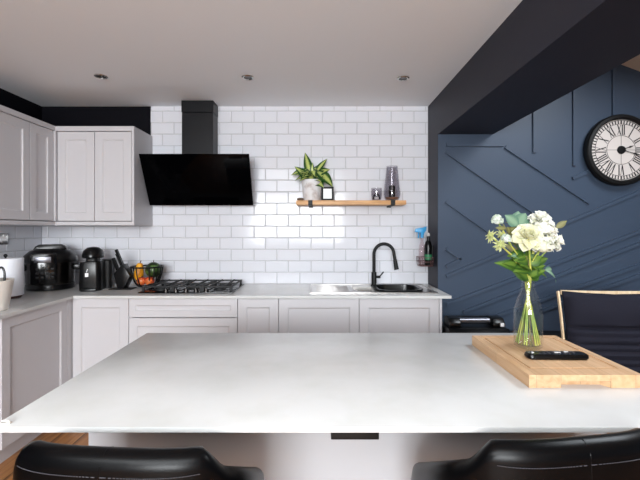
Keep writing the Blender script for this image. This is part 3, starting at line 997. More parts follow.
def fruit(name, m, c, r, s, lab, cat, rot=None, stem=True, group=None):
    t = thing(name, lab, cat, (FX + c[0], FY + c[1], CT + c[2]), 0, group)
    bm = nb()
    q = []
    n = 14
    for k in range(n + 1):
        a = -PI / 2 + PI * k / n
        rr = r * math.cos(a)
        z = r * math.sin(a)
        if name == 'apple':
            z *= 0.92
            if k > n - 3:
                z -= r * 0.10 * (k - n + 3)
        q.append((max(rr, 0), z))
    q[0] = (0, q[0][1])
    q[-1] = (0, q[-1][1])
    lathe(bm, q, (0, 0, 0), 24, rot, s[0], s[1])
    obj('skin', bm, m, t)
    if stem:
        top = (rot or Matrix.Identity(4)) @ Vector((0, 0, q[-1][1]))
        d = (rot or Matrix.Identity(4)) @ Vector((0.15, 0, 1))
        obj('stalk', tube(nb(), [top - d * 0.003, top + d * 0.008, top + d * 0.016], 0.0028, 6, 2), M['dark_wood'], t)
fruit('melon', M['green'], (0.048, 0.01, 0.146), 0.064, (1, 1), 'round dark green striped melon on the right of the fruit bowl', 'fruit')
# long yellow fruit: curved body
bm = nb()
t = thing('yellow_squash', 'long yellow pear-shaped fruit leaning at the left side of the fruit bowl', 'fruit', (FX - 0.058, FY - 0.015, CT + 0.128))
lathe(bm, [(0, -0.062), (0.024, -0.056), (0.036, -0.03), (0.036, 0.0), (0.029, 0.035), (0.025, 0.06), (0.018, 0.074), (0, 0.078)], (0, 0, 0), 24, Matrix.Rotation(0.12, 4, 'Y'))
obj('skin', bm, M['yellow'], t)
obj('stalk', tube(nb(), [(0.009, 0, 0.072), (0.012, 0, 0.085), (0.018, 0, 0.096)], 0.004, 6, 2), M['dark_wood'], t)
fruit('apple', M['red'], (-0.022, -0.045, 0.064), 0.038, (1, 1), 'red apple at the front of the fruit bowl, under the yellow fruit', 'fruit')
fruit('apple', M['red'], (0.042, -0.050, 0.066), 0.038, (1, 1), 'red apple at the front of the fruit bowl, under the green melon', 'fruit')
# double socket on the left wall
t = thing('wall_socket', 'chrome double socket with white switches on the left tiled wall', 'socket', (XL + 0.009, 2.98, 1.325))
obj('plate', box(nb(), 0, 0.008, -0.075, 0.075, -0.043, 0.043, 0.003), M['chrome'], t)
for s in (-1, 1):
    obj('switch', box(nb(), 0.008, 0.014, s * 0.035 - 0.012, s * 0.035 + 0.012, 0.012, 0.034, 0.002), M['white_plastic'], t)

# ------------------------------------------------------------------ island
IX0, IX1, IY0, IY1 = -0.795, 0.985, 0.957, 1.825
bm = box(nb(), IX0, IX1, IY0, IY1, 0.906, 0.92, 0.002)
t = thing('kitchen_island', 'large white quartz topped kitchen island in front of the two stools', 'island', ((IX0 + IX1) / 2, 1.4, 0))
o = obj('island_top', bm, M['quartz'], t, (-(IX0 + IX1) / 2, -1.4, 0))
cxi = (IX0 + IX1) / 2
obj('base_panel', box(nb(), -0.765 - cxi, 0.955 - cxi, 1.31 - 1.4, 1.79 - 1.4, 0.08, 0.905, 0.002), M['island_paint'], t)
obj('plinth', box(nb(), -0.73 - cxi, 0.92 - cxi, 1.35 - 1.4, 1.75 - 1.4, 0, 0.079), M['island_paint'], t)
obj('socket_box', box(nb(), 0.030 - cxi, 0.150 - cxi, 0.985 - 1.4, 1.10 - 1.4, 0.874, 0.905, 0.002), M['black'], t)
# small cream loop lying on the island corner
bm = tube(nb(), [(-0.012, -0.006, 0.003), (0.006, -0.009, 0.003), (0.014, 0, 0.003), (0.004, 0.007, 0.003), (-0.012, 0.008, 0.003)], 0.003, 8, 5)
tag(obj('cord_loop', bm, M['cream'], None, (-0.775, 0.972, 0.9203)), 'small cream cord loop on the front left corner of the island', 'cord')

# chopping board
BX0, BX1, BY0, BY1 = 0.634, 0.978, 1.192, 1.636
t = thing('chopping_board', 'thick beech chopping board with juice groove on the right of the island', 'chopping board', ((BX0 + BX1) / 2, (BY0 + BY1) / 2, 0.9205))
bw, bd, bt = (BX1 - BX0) / 2, (BY1 - BY0) / 2, 0.039
bm = nb()
# outline with hand-hold bays in both short ends (through the lower half of the thickness)
g0, g1 = 0.030, 0.038
zt = bt - 0.003
# base slab, groove = gap between border and centre on the upper 3 mm
def bay(z0, z1, front):
    p = [(-bw, -bd), (-0.075, -bd)] + ([(-0.060, -bd + 0.026), (0.060, -bd + 0.026)] if front else []) + [(0.075, -bd), (bw, -bd), (bw, bd), (-bw, bd)]
    prism(bm, p, z0, z1, 'xy')
bay(0, 0.020, True)
bay(0.020, zt, False)
box(bm, -bw, -bw + g0, -bd, bd, zt, bt)
box(bm, bw - g0, bw, -bd, bd, zt, bt)
box(bm, -bw + g0, bw - g0, -bd, -bd + 0.055, zt, bt)
box(bm, -bw + g0, bw - g0, bd - g0, bd, zt, bt)
box(bm, -bw + g1, bw - g1, -bd + 0.063, bd - g1, zt, bt)
obj('board', bm, M['board_wood'], t, smooth=None)
BT = 0.9205 + bt
# remote control
t = thing('remote_control', 'black remote control with grey buttons lying on the chopping board', 'remote control', (bx(556.5, 1.345), 1.347, BT + 0.0005), -0.03)
obj('body', loft(nb(), [rl(0.098, 0.020, 0.014, 0.0), rl(0.102, 0.024, 0.016, 0.006), rl(0.101, 0.023, 0.016, 0.014), rl(0.096, 0.020, 0.012, 0.018)]), M['black_plastic'], t)
bm = nb()
for r in range(3):
    for c in range(9):
        if (r * 3 + c) % 4:
            cyl(bm, 0.0035, 0.0182, 0.0200, (-0.078 + 0.017 * c, -0.010 + 0.010 * r, 0), 10)
obj('small_buttons', bm, M['thread'], t)
for x0, x1, y0, y1 in ((-0.006, 0.014, -0.004, 0.005), (0.03, 0.044, 0.004, 0.012), (-0.085, -0.076, -0.006, 0.002)):
    obj('button', box(nb(), x0, x1, y0, y1, 0.0182, 0.0208, 0.001), M['rubber'], t)

# ------------------------------------------------------------------ bottle vase with flowers
VX, VY, VZ = bx(529.5, 1.465), 1.475, BT + 0.0005
t = thing('bottle_vase', 'clear glass bottle holding the bouquet on the chopping board', 'vase', (VX, VY, VZ))
outer = [(0, 0.002), (0.040, 0.0), (0.048, 0.006), (0.050, 0.03), (0.050, 0.12), (0.048, 0.145), (0.038, 0.178), (0.025, 0.212), (0.0215, 0.235), (0.0215, 0.248), (0.0235, 0.250), (0.0235, 0.258), (0.021, 0.260)]
inner = [(0.0185, 0.258), (0.0185, 0.235), (0.0225, 0.210), (0.0355, 0.176), (0.0455, 0.143), (0.0472, 0.12), (0.0472, 0.03), (0.044, 0.012), (0, 0.010)]
obj('glass', lathe(nb(), outer + inner, n=48), M['clear'], t)
obj('water', lathe(nb(), [(0, 0.0105), (0.043, 0.0125), (0.0465, 0.03), (0.0465, 0.12), (0, 0.12)], n=40), M['water'], t)
def w(px, py, Y):
    return Vector(P(px, py, Y))
def stem_path(tip, a, rb=0.040):
    """from inside the bottle, through the neck, to the tip"""
    bpt = Vector((VX + rb * math.cos(a), VY + rb * math.sin(a), VZ + 0.016))
    nk = Vector((VX - 0.009 * math.cos(a), VY - 0.009 * math.sin(a), VZ + 0.245))
    # keep clear of the neck on the tip side
    d = (tip - nk)
    mid = nk + d * 0.45 + Vector((0, 0, 0.02))
    lo = bpt.lerp(nk, 0.6)
    return [bpt, lo, nk, mid, tip]
def flower(name, lab, px, py, dy, R, m, ang, axis, seed, kind='rose', group=None, leaves=()):
    tip = w(px, py, VY + dy)
    base = Vector((VX, VY, VZ))
    t = thing(name, lab, 'flower', base, 0, group)
    sp = [p - base for p in stem_path(tip, ang)]
    obj('stem', tube(nb(), sp, 0.0032 if kind == 'rose' else 0.0024, 8, 5), M['stem'], t)
    bm = nb()
    bm.loops.layers.uv.new('UVMap')
    c = tip - base
    R *= 1.15
    if kind == 'rose':
        rose(bm, c, axis, R, seed=seed)
    elif kind == 'ruffle':
        rnd = random.Random(seed)
        for k in range(46):
            th, ph = rnd.uniform(0, 2 * PI), math.acos(rnd.uniform(-0.5, 1))
            n = Vector((math.sin(ph) * math.cos(th), math.sin(ph) * math.sin(th), math.cos(ph)))
            n = (n + Vector(axis).normalized() * 0.3).normalized()
            p = c + n * R * rnd.uniform(0.55, 0.8)
            tang = n.orthogonal().normalized()
            tang.rotate(Matrix.Rotation(rnd.uniform(0, 6.28), 3, n))
            leaf(bm, p - tang * R * 0.28, tang + n * 0.35, n, R * 0.62, R * 0.62, rnd.uniform(0.3, 0.9), 0.25, 4, 1.0, cup=0.25)
        sphere(bm, c, R * 0.6, n=14)
    elif kind == 'thistle':
        rnd = random.Random(seed)
        ax = Vector(axis).normalized()
        for k in range(26):
            th = rnd.uniform(0, 2 * PI)
            a1 = ax.orthogonal().normalized()
            a1.rotate(Matrix.Rotation(th, 3, ax))
            el = rnd.uniform(-0.5, 1.2)
            d = a1 * math.cos(el) + ax * math.sin(el)
            leaf(bm, c, d, ax, R * rnd.uniform(0.85, 1.25), R * 0.3, 0.2, 0.2, 4, 0.55)
        sphere(bm, c, R * 0.42, n=12)
    obj('bloom', bm, m, t, smooth=None)
    if leaves:
        bm = nb()
        for lx, ly, ldy, L, W, drp in leaves:
            q = w(lx, ly, VY + ldy) - base
            b0 = sp[2].lerp(sp[3], 0.5) if q.z < 0.36 else sp[3].lerp(sp[4], 0.3)
            d = q - b0
            leaf(bm, b0, d + Vector((0, 0, drp * 0.3 * d.length)), (0, -0.7, 0.7), d.length * 1.05, W, drp, 0.15, 7, 0.8)
        obj('leaves', bm, M['leaf'], t, smooth=None)
    return t
UP = (0, -0.55, 0.8)
flower('white_rose', 'large cream-white rose at the front left of the bouquet', 528.5, 235, -0.05, 0.040, M['petal_cream'], 2.2, (-0.15, -0.8, 0.55), 1, leaves=((507, 262, -0.03, 0, 0.06, 0.8), (517, 271, -0.05, 0, 0.055, 0.6)))
flower('white_rose', 'white rose crowning the top of the bouquet', 540.5, 217, 0.0, 0.030, M['petal'], 1.2, (0, -0.4, 0.9), 2)
flower('white_hydrangea', 'ruffled white bloom just below the topmost rose', 544, 228.5, -0.02, 0.036, M['petal'], 0.2, (0.2, -0.6, 0.7), 3, 'ruffle')
flower('white_hydrangea', 'ruffled white bloom low in the middle of the bouquet', 543, 246, -0.05, 0.034, M['petal'], 5.6, (0.1, -0.9, 0.2), 4, 'ruffle', leaves=((545, 265, -0.04, 0, 0.045, 0.9), (556, 279, -0.03, 0, 0.024, 1.3)))
flower('white_rose', 'white rose at the far right of the bouquet', 558, 240.5, -0.01, 0.028, M['petal'], 4.9, (0.8, -0.5, 0.3), 5, leaves=((538, 268, -0.05, 0, 0.03, 0.6),))
flower('white_rose', 'white rose between the topmost rose and the rightmost one', 551, 231, -0.02, 0.027, M['petal'], 4.1, (0.5, -0.6, 0.6), 6)
flower('white_hydrangea', 'ruffled white bloom behind the large cream rose', 535, 228, 0.03, 0.030, M['petal'], 3.3, (0, -0.5, 0.8), 8, 'ruffle')
flower('thistle', 'pale green spiky thistle, uppermost of the three at the left of the bouquet', 490.5, 236, -0.01, 0.022, M['thistle'], 0.9, (-0.6, -0.6, 0.4), 11, 'thistle')
flower('thistle', 'pale green spiky thistle, lowest of the three at the left of the bouquet', 500, 245, -0.04, 0.024, M['thistle'], 1.7, (-0.4, -0.8, 0.2), 12, 'thistle')
flower('thistle', 'pale green spiky thistle, rightmost of the three at the left of the bouquet', 502, 234.5, 0.02, 0.018, M['thistle'], 2.8, (-0.3, -0.7, 0.5), 13, 'thistle')
flower('white_bud', 'small white bud between the thistles and the large cream rose', 506, 239, -0.05, 0.018, M['pale_bud'], 3.9, (-0.2, -0.8, 0.4), 14, 'ruffle')
flower('white_bud', 'pale fluffy bud at the upper left tip of the bouquet', 497, 220.5, 0.02, 0.021, M['pale_bud'], 5.2, (-0.4, -0.6, 0.6), 15, 'ruffle')
def sprig(name, lab, m, ang, tip, leaves):
    base = Vector((VX, VY, VZ))
    t = thing(name, lab, 'foliage sprig', base)
    sp = [p - base for p in stem_path(w(*tip), ang, 0.038)]
    obj('stem', tube(nb(), sp, 0.0022, 7, 5), M['sprig_stem'], t)
    bm = nb()
    path = smooth_path(sp[2:], 8)
    rs = random.Random(len(leaves))
    for lx, ly, Y, W, drp, shp in leaves:
        q = w(lx, ly, Y) - base
        b0 = min(path, key=lambda p: (p - q).length + 0.6 * abs(p.z - q.z + 0.02))
        d = q - b0
        if d.length < 0.03:
            d = d.normalized() * 0.035
        leaf(bm, b0, d + Vector((0, 0, drp * 0.35 * d.length)), (rs.uniform(-0.7, 0.7), -0.8, rs.uniform(0.0, 0.8)), d.length * 1.05, W, drp, 0.1, 7, shp)
    obj('leaf_blades', bm, m, t, smooth=None)
    return t
sprig('eucalyptus_sprig', 'dusty green round-leaved eucalyptus sprig above the large rose', M['euca'], 0.5, (518, 226, 1.50),
      ((528, 213, 1.50, 0.055, 0.5, 0.8), (507, 216, 1.49, 0.050, 0.5, 0.8), (520, 211, 1.52, 0.06, 0.3, 0.8), (512, 240, 1.45, 0.04, 0.7, 0.8), (535, 222, 1.50, 0.05, 0.4, 0.8), (520, 246, 1.42, 0.04, 0.7, 0.8), (518, 256, 1.42, 0.035, 0.7, 0.8)))
sprig('wild_sprig', 'thin grey-green sprig with small leaves behind the thistles', M['olive'], 2.5, (503, 224, 1.49),
      ((497, 229, 1.48, 0.018, 0.4, 0.8), (510, 231, 1.47, 0.020, 0.6, 0.8), (513, 236, 1.46, 0.022, 0.8, 0.8), (498, 239, 1.49, 0.018, 0.7, 0.8), (514, 244, 1.45, 0.024, 0.8, 0.8), (504, 249, 1.46, 0.02, 0.7, 0.8), (516, 227, 1.49, 0.02, 0.3, 0.8)))
sprig('olive_sprig', 'olive-brown leafy sprig sticking out at the right of the bouquet', M['olive'], 5.9, (556, 228, 1.50),
      ((567, 221, 1.49, 0.024, 0.1, 0.8), (548, 240, 1.5, 0.03, 0.6, 0.8), (508, 228, 1.50, 0.02, 0.6, 0.8), (502, 226, 1.5, 0.02, 0.6, 0.8)))
sprig('rose_leaf_sprig', 'bright green leafy sprig low at the bottle mouth', M['leaf'], 3.0, (526, 256, 1.45),
      ((501, 266, 1.44, 0.055, 0.8, 0.7), (509, 256, 1.45, 0.055, 0.5, 0.7), (514, 276, 1.42, 0.045, 0.9, 0.7), (543, 258, 1.44, 0.050, 0.6, 0.7), (549, 268, 1.44, 0.045, 0.9, 0.7), (524, 276, 1.42, 0.045, 0.8, 0.7), (535, 277, 1.42, 0.045, 0.8, 0.7), (519, 262, 1.42, 0.05, 0.7, 0.7), (552, 259, 1.46, 0.042, 0.6, 0.7), (541, 272, 1.42, 0.05, 0.8, 0.7), (536, 252, 1.48, 0.05, 0.4, 0.7), (528, 266, 1.41, 0.045, 0.8, 0.7), (522, 252, 1.48, 0.05, 0.5, 0.7)))
sprig('willow_sprig', 'narrow pale leaf sprig drooping right of the bottle neck', M['euca'], 4.5, (545, 270, 1.46),
      ((563, 283, 1.46, 0.026, 1.0, 0.7), (556, 272, 1.47, 0.024, 0.7, 0.7)))

# ------------------------------------------------------------------ bar stools
def superpt(phi, a, b, e=0.62):
    s, c = math.sin(phi), math.cos(phi)
    return Vector((a * math.copysign(abs(s) ** e, s), -b * math.copysign(abs(c) ** e, c), 0))
def stool_shell():
    bm = nb()
    a, b, T = 0.250, 0.205, 0.058
    N = 72
    ph = [math.radians(-118 + 236 * i / N) for i in range(N + 1)]
    pts = [superpt(p, a, b) for p in ph]
    for q in pts:
        q.x *= 1 - 0.25 * max(0, q.y + 0.12)
    rings = []
    for i in range(N + 1):
        d = (pts[min(i + 1, N)] - pts[max(i - 1, 0)]).normalized()
        n = Vector((d.y, -d.x, 0))      # outward
        deg = abs(math.degrees(ph[i]))
        s = min(max((deg - 36) / 22, 0), 1)
        s = s * s * (3 - 2 * s)
        top = 0.950 - 0.038 * s - 0.165 * max(pts[i].y + 0.175, 0) / 0.27 - 0.006 * min(1, deg / 36) ** 2
        zb = 0.60
        h = T / 2
        if i in (0, N):
            h *= 0.6
            top -= 0.012
        prof = [(h * 0.9, zb), (h * 1.15, zb + (top - zb) * 0.5), (h, top - h * 1.1)]
        for k in range(1, 8):
            th = PI * k / 8
            prof.append((h * math.cos(th), top - h * 1.1 + h * 1.1 * math.sin(th)))
        prof += [(-h, top - h * 1.1), (-h * 1.15, zb + (top - zb) * 0.5), (-h * 0.9, zb)]
        rings.append([pts[i] + n * q[0] + Vector((0, 0, q[1])) for q in prof])
    loft(bm, rings)
    return bm, pts, ph
def make_stool(loc, rz, label):
    t = thing('bar_stool', label, 'stool', loc, rz, 'bar stools at the island')
    bm, pts, ph = stool_shell()
    bk = obj('backrest', bm, M['leather'], t, smooth=60)
    # centre seam and stitched line
    bm = nb()
    b = 0.205 + 0.029
    tube(bm, [(0, -b - 0.0030, 0.62), (0, -b - 0.0042, 0.78), (0, -b + 0.0005, 0.912), (0, -b + 0.0045, 0.932), (0, -b + 0.017, 0.9465), (0, -0.205, 0.9490), (0, -0.188, 0.9445)], 0.0010, 6, 4)
    obj('centre_seam', bm, M['leather'], bk)
    bm = nb()
    for i in range(0, 100):
        p = math.radians(-34 + 68 * i / 100)
        q0, q1 = superpt(p, 0.250 + 0.0295, 0.205 + 0.0295), superpt(p + 0.007, 0.250 + 0.0295, 0.205 + 0.0295)
        tube(bm, [(q0.x, q0.y, 0.908), (q1.x, q1.y, 0.908)], 0.0009, 5, 1)
    obj('stitching', bm, M['thread'], bk)
    bm = nb()
    def sl(k, z):
        return [tuple(superpt(2 * PI * i / 48, 0.178 * k, 0.170 * k) + Vector((0, 0.01, z))) for i in range(48)]
    loft(bm, [sl(0.9, 0.60), sl(1.0, 0.615), sl(1.0, 0.665), sl(0.93, 0.685), sl(0.7, 0.692)])
    obj('seat', bm, M['leather'], t)
    obj('column', lathe(nb(), [(0, 0.02), (0.035, 0.02), (0.035, 0.30), (0.024, 0.31), (0.024, 0.58), (0.07, 0.59), (0.07, 0.599), (0, 0.599)]), M['chrome'], t)
    bm = nb()
    tube(bm, [(0.13 * math.cos(2 * PI * k / 32), 0.05 + 0.13 * math.sin(2 * PI * k / 32), 0.28) for k in range(32)], 0.010, 10, 1, True)
    tube(bm, [(0, -0.08, 0.28), (0, -0.036, 0.28)], 0.010, 8, 1)
    obj('footrest', bm, M['chrome'], t)
    obj('base', lathe(nb(), [(0, 0), (0.19, 0), (0.195, 0.006), (0.17, 0.014), (0.05, 0.03), (0, 0.03)], n=40), M['chrome'], t)
    return t
st = make_stool((-0.418, 1.015, 0), math.radians(-4), 'black leather tub bar stool at the left end of the island front')
dup(st, (0.535, 1.055, 0), math.radians(8), 'black leather tub bar stool in front of the island, below the chopping board')

# ------------------------------------------------------------------ low black sideboard and the black machine on it
t = thing('sideboard', 'low black sideboard against the blue wall behind the island', 'sideboard', (1.40, 2.84, 0))
obj('body', box(nb(), -0.49, 0.49, -0.20, 0.19, 0.05, 0.592, 0.002), M['black'], t)
obj('top', box(nb(), -0.50, 0.50, -0.215, 0.20, 0.593, 0.618, 0.003), M['black'], t)
for k in range(2):
    d = obj('door', box(nb(), -0.485 + 0.487 * k, -0.002 + 0.487 * k, -0.218, -0.201, 0.06, 0.588, 0.002), M['black_plastic'], t)
    obj('handle', box(nb(), (-0.045 if k == 0 else 0.03), (-0.03 if k == 0 else 0.045), -0.23, -0.2185, 0.28, 0.40, 0.002), M['steel'], d)
for sx_ in (-0.44, 0.44):
    for sy_ in (-0.16, 0.15):
        obj('foot', cyl(nb(), 0.02, 0, 0.049, (sx_, sy_, 0), 16), M['black'], t)
MX, MY = 1.112, 2.84
t = thing('label_machine', 'black machine with a silver roller between two end blocks, on the low sideboard', 'machine', (MX, MY, 0.6185))
bm = nb()
prism(bm, [(-0.12, 0.0), (0.13, 0.0), (0.13, 0.085), (-0.08, 0.085), (-0.12, 0.055)], -0.207, 0.215, 'yz', 0.006)
obj('body', bm, M['black_plastic'], t)
for s in (-1, 1):
    bm = nb()
    x0 = -0.145 if s < 0 else 0.165
    prism(bm, [(-0.05, 0.086), (0.09, 0.086), (0.08, 0.135), (0.05, 0.15), (-0.02, 0.145), (-0.05, 0.115)], x0 - 0.045, x0 + 0.04, 'yz', 0.006)
    obj('end_block', bm, M['black_plastic'], t)
obj('roller', cyl(nb(), 0.022, -0.105, 0.119, (0.0, 0.02, 0.118), 24, rot=Matrix.Rotation(PI / 2, 4, 'Y')), M['rollsilver'], t)
obj('top_bar', box(nb(), -0.10, 0.118, 0.045, 0.06, 0.138, 0.146, 0.002), M['black_plastic'], t)
obj('front_rail', box(nb(), -0.13, 0.20, -0.128, -0.1205, 0.012, 0.022, 0.002), M['rollsilver'], t)
obj('dial', cyl(nb(), 0.017, 0, 0.012, (-0.178, -0.118, 0.045), 20, 0.003, Matrix.Rotation(PI / 2, 4, 'X')), M['rubber'], t)
obj('tag', box(nb(), 0.165, 0.190, -0.066, -0.052, 0.094, 0.118, 0.001), M['white_plastic'], t)

# ------------------------------------------------------------------ lounge chair with bentwood frame
t = thing('lounge_chair', 'bentwood lounge chair with a ribbed black cushion, right of the island', 'chair', (1.835, 2.28, 0), math.radians(-3))
HWD = 0.335
back = [(-0.02, 0.335), (0.06, 0.335), (0.105, 0.40), (0.13, 0.55), (0.155, 0.72), (0.185, 0.88), (0.215, 1.005)]
seatp = [(-0.43, 0.405), (-0.30, 0.40), (-0.12, 0.345)]
prof = seatp + back
for s in (-1, 1):
    x = s * (HWD - 0.007)
    obj('side_rail', tube(nb(), [(x, y, z) for y, z in prof], 0, 4, 6, sec=(0.010, 0.018)), M['birch'], t, smooth=40)
    obj('leg_frame', tube(nb(), [(s * (HWD + 0.020), 0.30, 0.02), (s * (HWD + 0.020), -0.30, 0.02), (s * (HWD + 0.020), -0.42, 0.06), (s * (HWD + 0.020), -0.40, 0.35), (s * (HWD + 0.020), -0.34, 0.53), (s * (HWD + 0.020), -0.15, 0.56), (s * (HWD + 0.020), 0.115, 0.50)], 0, 4, 6, sec=(0.030, 0.024)), M['birch'], t, smooth=40)
bm = nb()
crest = []
for k in range(13):
    u = -1 + 2 * k / 12
    crest.append((u * (HWD - 0.022), 0.208 + 0.012 * (1 - u * u), 0.999 - 0.006 * (1 - u * u)))
tube(bm, crest, 0, 4, 1, sec=(0.028, 0.013))
obj('crest_rail', bm, M['birch'], t, smooth=40)
for (y, z) in ((-0.41, 0.395), (0.05, 0.32)):
    obj('cross_rail', box(nb(), -HWD + 0.022, HWD - 0.022, y - 0.02, y + 0.02, z - 0.014, z + 0.010, 0.003), M['birch'], t)
# cushion swept along the profile, with quilted ribs below the plain head section
cp_ = smooth_path([(0, y, z) for y, z in prof], 14)
lens = [0.0]
for a, b in zip(cp_, cp_[1:]):
    lens.append(lens[-1] + (b - a).length)
LT = lens[-1]
loops = []
wid = HWD - 0.024
for i, p in enumerate(cp_):
    d = cp_[min(i + 1, len(cp_) - 1)] - cp_[max(i - 1, 0)]
    d.normalize()
    n = Vector((0, -d.z, d.y))
    if n.z < 0 and abs(d.z) < 0.5:
        n = -n
    s = lens[i]
    edge = min(s, LT - s)
    e = min(1.0, (edge + 0.004) / 0.05) ** 0.5
    ridge = 0.0
    if s < LT - 0.24:
        ridge = 0.016 * abs(math.sin(PI * s / 0.042))
    elif s < LT - 0.215:
        ridge = -0.012
    else:
        ridge = 0.012 + 0.006 * math.sin(s * 31)
    th = (0.052 + ridge) * e
    loop = []
    M_ = 18
    for k in range(M_ + 1):
        u = -1 + 2 * k / M_
        tk = th * (1 - abs(u) ** 10 * 0.75) + 0.003 * math.sin(u * 7 + s * 22) * (1 if s > LT - 0.24 else 0.3)
        sag = -0.020 * (1 - u * u) * max(0, 1 - (LT - s) / 0.10)
        loop.append(p + Vector((u * wid, 0, 0)) + n * (0.014 + tk) + d * sag)
    for k in range(M_, -1, -1):
        u = -1 + 2 * k / M_
        sag = -0.020 * (1 - u * u) * max(0, 1 - (LT - s) / 0.10)
        loop.append(p + Vector((u * wid, 0, 0)) + n * 0.012 + d * sag)
    loops.append(loop)
obj('cushion', loft(nb(), loops), M['fabric'], t, smooth=50)

# ------------------------------------------------------------------ wall clock
CR = 0.238
t = thing('wall_clock', 'large round wall clock with Roman numerals and black rim on the blue wall', 'clock', P(621, 150, 3.12)[:1] + (YN - 0.016,) + (P(621, 150, 3.12)[2],))
RX = Matrix.Rotation(PI / 2, 4, 'X')
obj('rim', lathe(nb(), [(0.0, 0.0), (0.272, 0.0), (0.280, 0.010), (0.280, 0.045), (0.272, 0.055), (0.252, 0.058), (0.242, 0.050), (0.240, 0.032), (0, 0.032)], (0, 0, 0), 72, RX), M['black'], t)
obj('dial', lathe(nb(), [(0, 0.0325), (0.2395, 0.0325), (0.2395, 0.035), (0, 0.035)], (0, 0, 0), 72, RX), M['dial'], t)
def ring2(bm, r0, r1, y):
    lathe(bm, [(r0, y), (r1, y), (r1, y + 0.0012), (r0, y + 0.0012), (r0, y)], (0, 0, 0), 72, RX)
bm = nb()
ring2(bm, 0.112, 0.1155, 0.0352)
ring2(bm, 0.203, 0.2065, 0.0352)
ring2(bm, 0.232, 0.2355, 0.0352)
def stroke(bm, x0, z0, x1, z1, wd, ang=0.0, y=-0.0352, th=0.0012):
    d = Vector((x1 - x0, 0, z1 - z0)).normalized()
    n = Vector((-d.z, 0, d.x)) * wd / 2
    R = Matrix.Rotation(ang, 4, 'Y')
    t0 = bmesh.new()
    A, B = Vector((x0, y, z0)), Vector((x1, y, z1))
    f = [t0.verts.new(R @ v) for v in (A - n, B - n, B + n, A + n)]
    g = [t0.verts.new(R @ (v + Vector((0, -th, 0)))) for v in (A - n, B - n, B + n, A + n)]
    t0.faces.new(f)
    t0.faces.new(g)
    for i in range(4):
        t0.faces.new((f[i], f[(i + 1) % 4], g[(i + 1) % 4], g[i]))
    bmesh.ops.recalc_face_normals(t0, faces=t0.faces)
    merge(bm, t0)
for k in range(60):
    stroke(bm, 0, 0.207, 0, 0.232, 0.011 if k % 5 == 0 else 0.0085, 2 * PI * k / 60)
stroke(bm, 0, -0.112, 0, 0.112, 0.0025)
stroke(bm, -0.112, 0, 0.112, 0, 0.0025)
obj('dial_rings', bm, M['ink'], t, smooth=None)
bm = nb()
ROM = {1: 'I', 2: 'II', 3: 'III', 4: 'IIII', 5: 'V', 6: 'VI', 7: 'VII', 8: 'VIII', 9: 'IX', 10: 'X', 11: 'XI', 12: 'XII'}
r0, r1 = 0.120, 0.199
for h, s in ROM.items():
    wd = {'I': 0.016, 'V': 0.034, 'X': 0.034}
    tot = sum(wd[c] for c in s)
    x = -tot / 2
    ang = 2 * PI * h / 12
    for c in s:
        cw = wd[c]
        if c == 'I':
            stroke(bm, x + cw / 2, r0, x + cw / 2, r1, 0.0082, ang)
            stroke(bm, x + 0.001, r0 + 0.0015, x + cw - 0.001, r0 + 0.0015, 0.003, ang)
            stroke(bm, x + 0.001, r1 - 0.0015, x + cw - 0.001, r1 - 0.0015, 0.003, ang)
        elif c == 'V':
            stroke(bm, x + 0.005, r1, x + cw / 2, r0, 0.0082, ang)
            stroke(bm, x + cw - 0.005, r1, x + cw / 2, r0, 0.0036, ang)
        else:
            stroke(bm, x + 0.005, r1, x + cw - 0.005, r0, 0.0082, ang)
            stroke(bm, x + cw - 0.005, r1, x + 0.005, r0, 0.0036, ang)
        x += cw
obj('numerals', bm, M['ink'], t, smooth=None)
def hand(L, wd, ang, y):
    bm = nb()
    R = Matrix.Rotation(ang, 4, 'Y')
    t0 = bmesh.new()
    poly = [(-wd, -0.03), (wd, -0.03), (wd * 0.7, L * 0.55), (wd * 2.0, L * 0.68), (0, L), (-wd * 2.0, L * 0.68), (-wd * 0.7, L * 0.55)]
    prism(t0, poly, y, y - 0.002, 'xz')
    bmesh.ops.transform(t0, matrix=R, verts=t0.verts)
    merge(bm, t0)
    return bm
hh = obj('hour_hand', hand(0.105, 0.004, math.radians(71), -0.040), M['ink'], t, smooth=None)
obj('minute_hand', hand(0.165, 0.0035, math.radians(106), -0.0425), M['ink'], t, smooth=None)
obj('hub', lathe(nb(), [(0, 0.0365), (0.033, 0.0365), (0.030, 0.046), (0.012, 0.048), (0, 0.048)], (0, 0, 0), 28, RX), M['black'], t)

# ------------------------------------------------------------------ ceiling downlights
dl = None
for px, py, lab in ((101, 76, 'recessed chrome ceiling downlight above the corner cabinets'), (248, 77, 'recessed chrome ceiling downlight near the cooker hood chimney'), (403, 78, 'recessed chrome ceiling downlight above the shelf, near the beam')):
    Y = (ZC - CZ) * F / (229 - py)
    loc = ((px - 319) / F * Y, Y, ZC - 0.0005)
    if dl is None:
        dl = thing('downlight', lab, 'ceiling light', loc, 0, 'downlights in the kitchen ceiling')
        obj('ring', lathe(nb(), [(0.030, 0), (0.044, 0), (0.044, -0.003), (0.038, -0.008), (0.030, -0.006), (0.030, 0)], n=36), M['chrome'], dl)
        obj('lamp', lathe(nb(), [(0, -0.001), (0.0295, -0.001), (0.0295, -0.004), (0.018, -0.0025), (0, -0.002)], n=28), M['darksteel'], dl)
    else:
        dup(dl, loc, 0, lab)

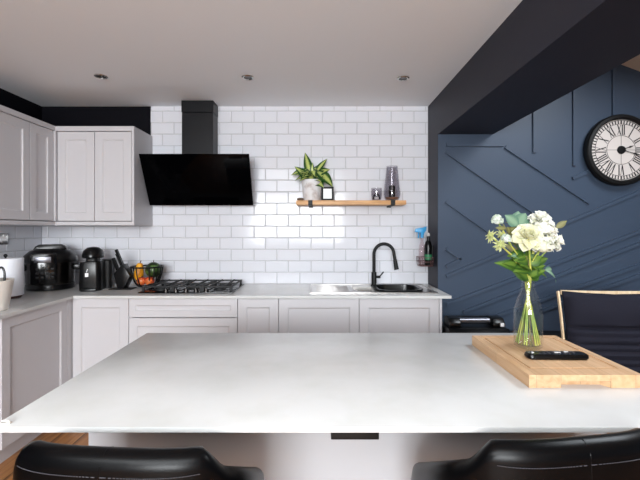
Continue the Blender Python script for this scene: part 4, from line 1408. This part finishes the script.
# ------------------------------------------------------------------ daylight
def area(name, loc, rot, sx_, sy_, energy, col):
    l = bpy.data.lights.new(name, 'AREA')
    l.shape = 'RECTANGLE'
    l.size, l.size_y = sx_, sy_
    l.energy = energy
    l.color = col
    o = bpy.data.objects.new(name, l)
    o.location = loc
    o.rotation_euler = rot
    COL.objects.link(o)
    return o
# unseen fill light added behind the camera, tilted upward (faces +y)
area('rear_fill_light', ((RX0 + RX1) / 2, YR - 0.05, 1.72), (PI / 2 + 0.40, 0, 0), RX1 - RX0, 1.25, 270, (0.93, 0.97, 1.0))
# unseen overhead fill light, added in the kitchen ceiling behind the camera
area('ceiling_fill_light', ((LX0 + LX1) / 2, (LY0 + LY1) / 2, ZC + 0.10), (0, 0, 0), LX1 - LX0, LY1 - LY0, 150, (0.93, 0.97, 1.0))
# roof window in the lean-to (faces down along the roof)
rx = (SX0 + SX1) / 2
area('roof_window_daylight', (rx, (SY0 + SY1) / 2, roofz(rx) + 0.06), (0, math.atan(0.37), 0), SX1 - SX0, SY1 - SY0, 38, (0.86, 0.93, 1.0))
wd = bpy.data.worlds.new('world')
SC.world = wd
wd.use_nodes = True
bg = wd.node_tree.nodes['Background']
sky = wd.node_tree.nodes.new('ShaderNodeTexSky')
sky.sky_type = 'HOSEK_WILKIE'
sky.turbidity = 6
sky.sun_direction = (0.3, -0.5, 0.8)
wd.node_tree.links.new(sky.outputs['Color'], bg.inputs['Color'])
bg.inputs['Strength'].default_value = 0.6

# ------------------------------------------------------------------ camera and view
cam = bpy.data.cameras.new('camera')
cam.sensor_width = 36
cam.lens = F / 640 * 36
cam.shift_x = 1 / 640
cam.shift_y = -11 / 640
cam.clip_start = 0.02
co = bpy.data.objects.new('camera', cam)
co.location = (0, 0, CZ)
co.rotation_euler = (PI / 2, 0, 0)
COL.objects.link(co)
SC.camera = co
vs = SC.view_settings
SC.display_settings.display_device = 'sRGB'
vs.view_transform = 'Standard'
vs.look = 'None'
vs.gamma = 1
vs.use_curve_mapping = False
vs.exposure = 0.36
cy = SC.cycles
cy.use_denoising = True
cy.max_bounces = 12
cy.diffuse_bounces = 6
cy.glossy_bounces = 5
cy.transparent_max_bounces = 24
cy.caustics_reflective = False
cy.caustics_refractive = False
cy.sample_clamp_indirect = 6
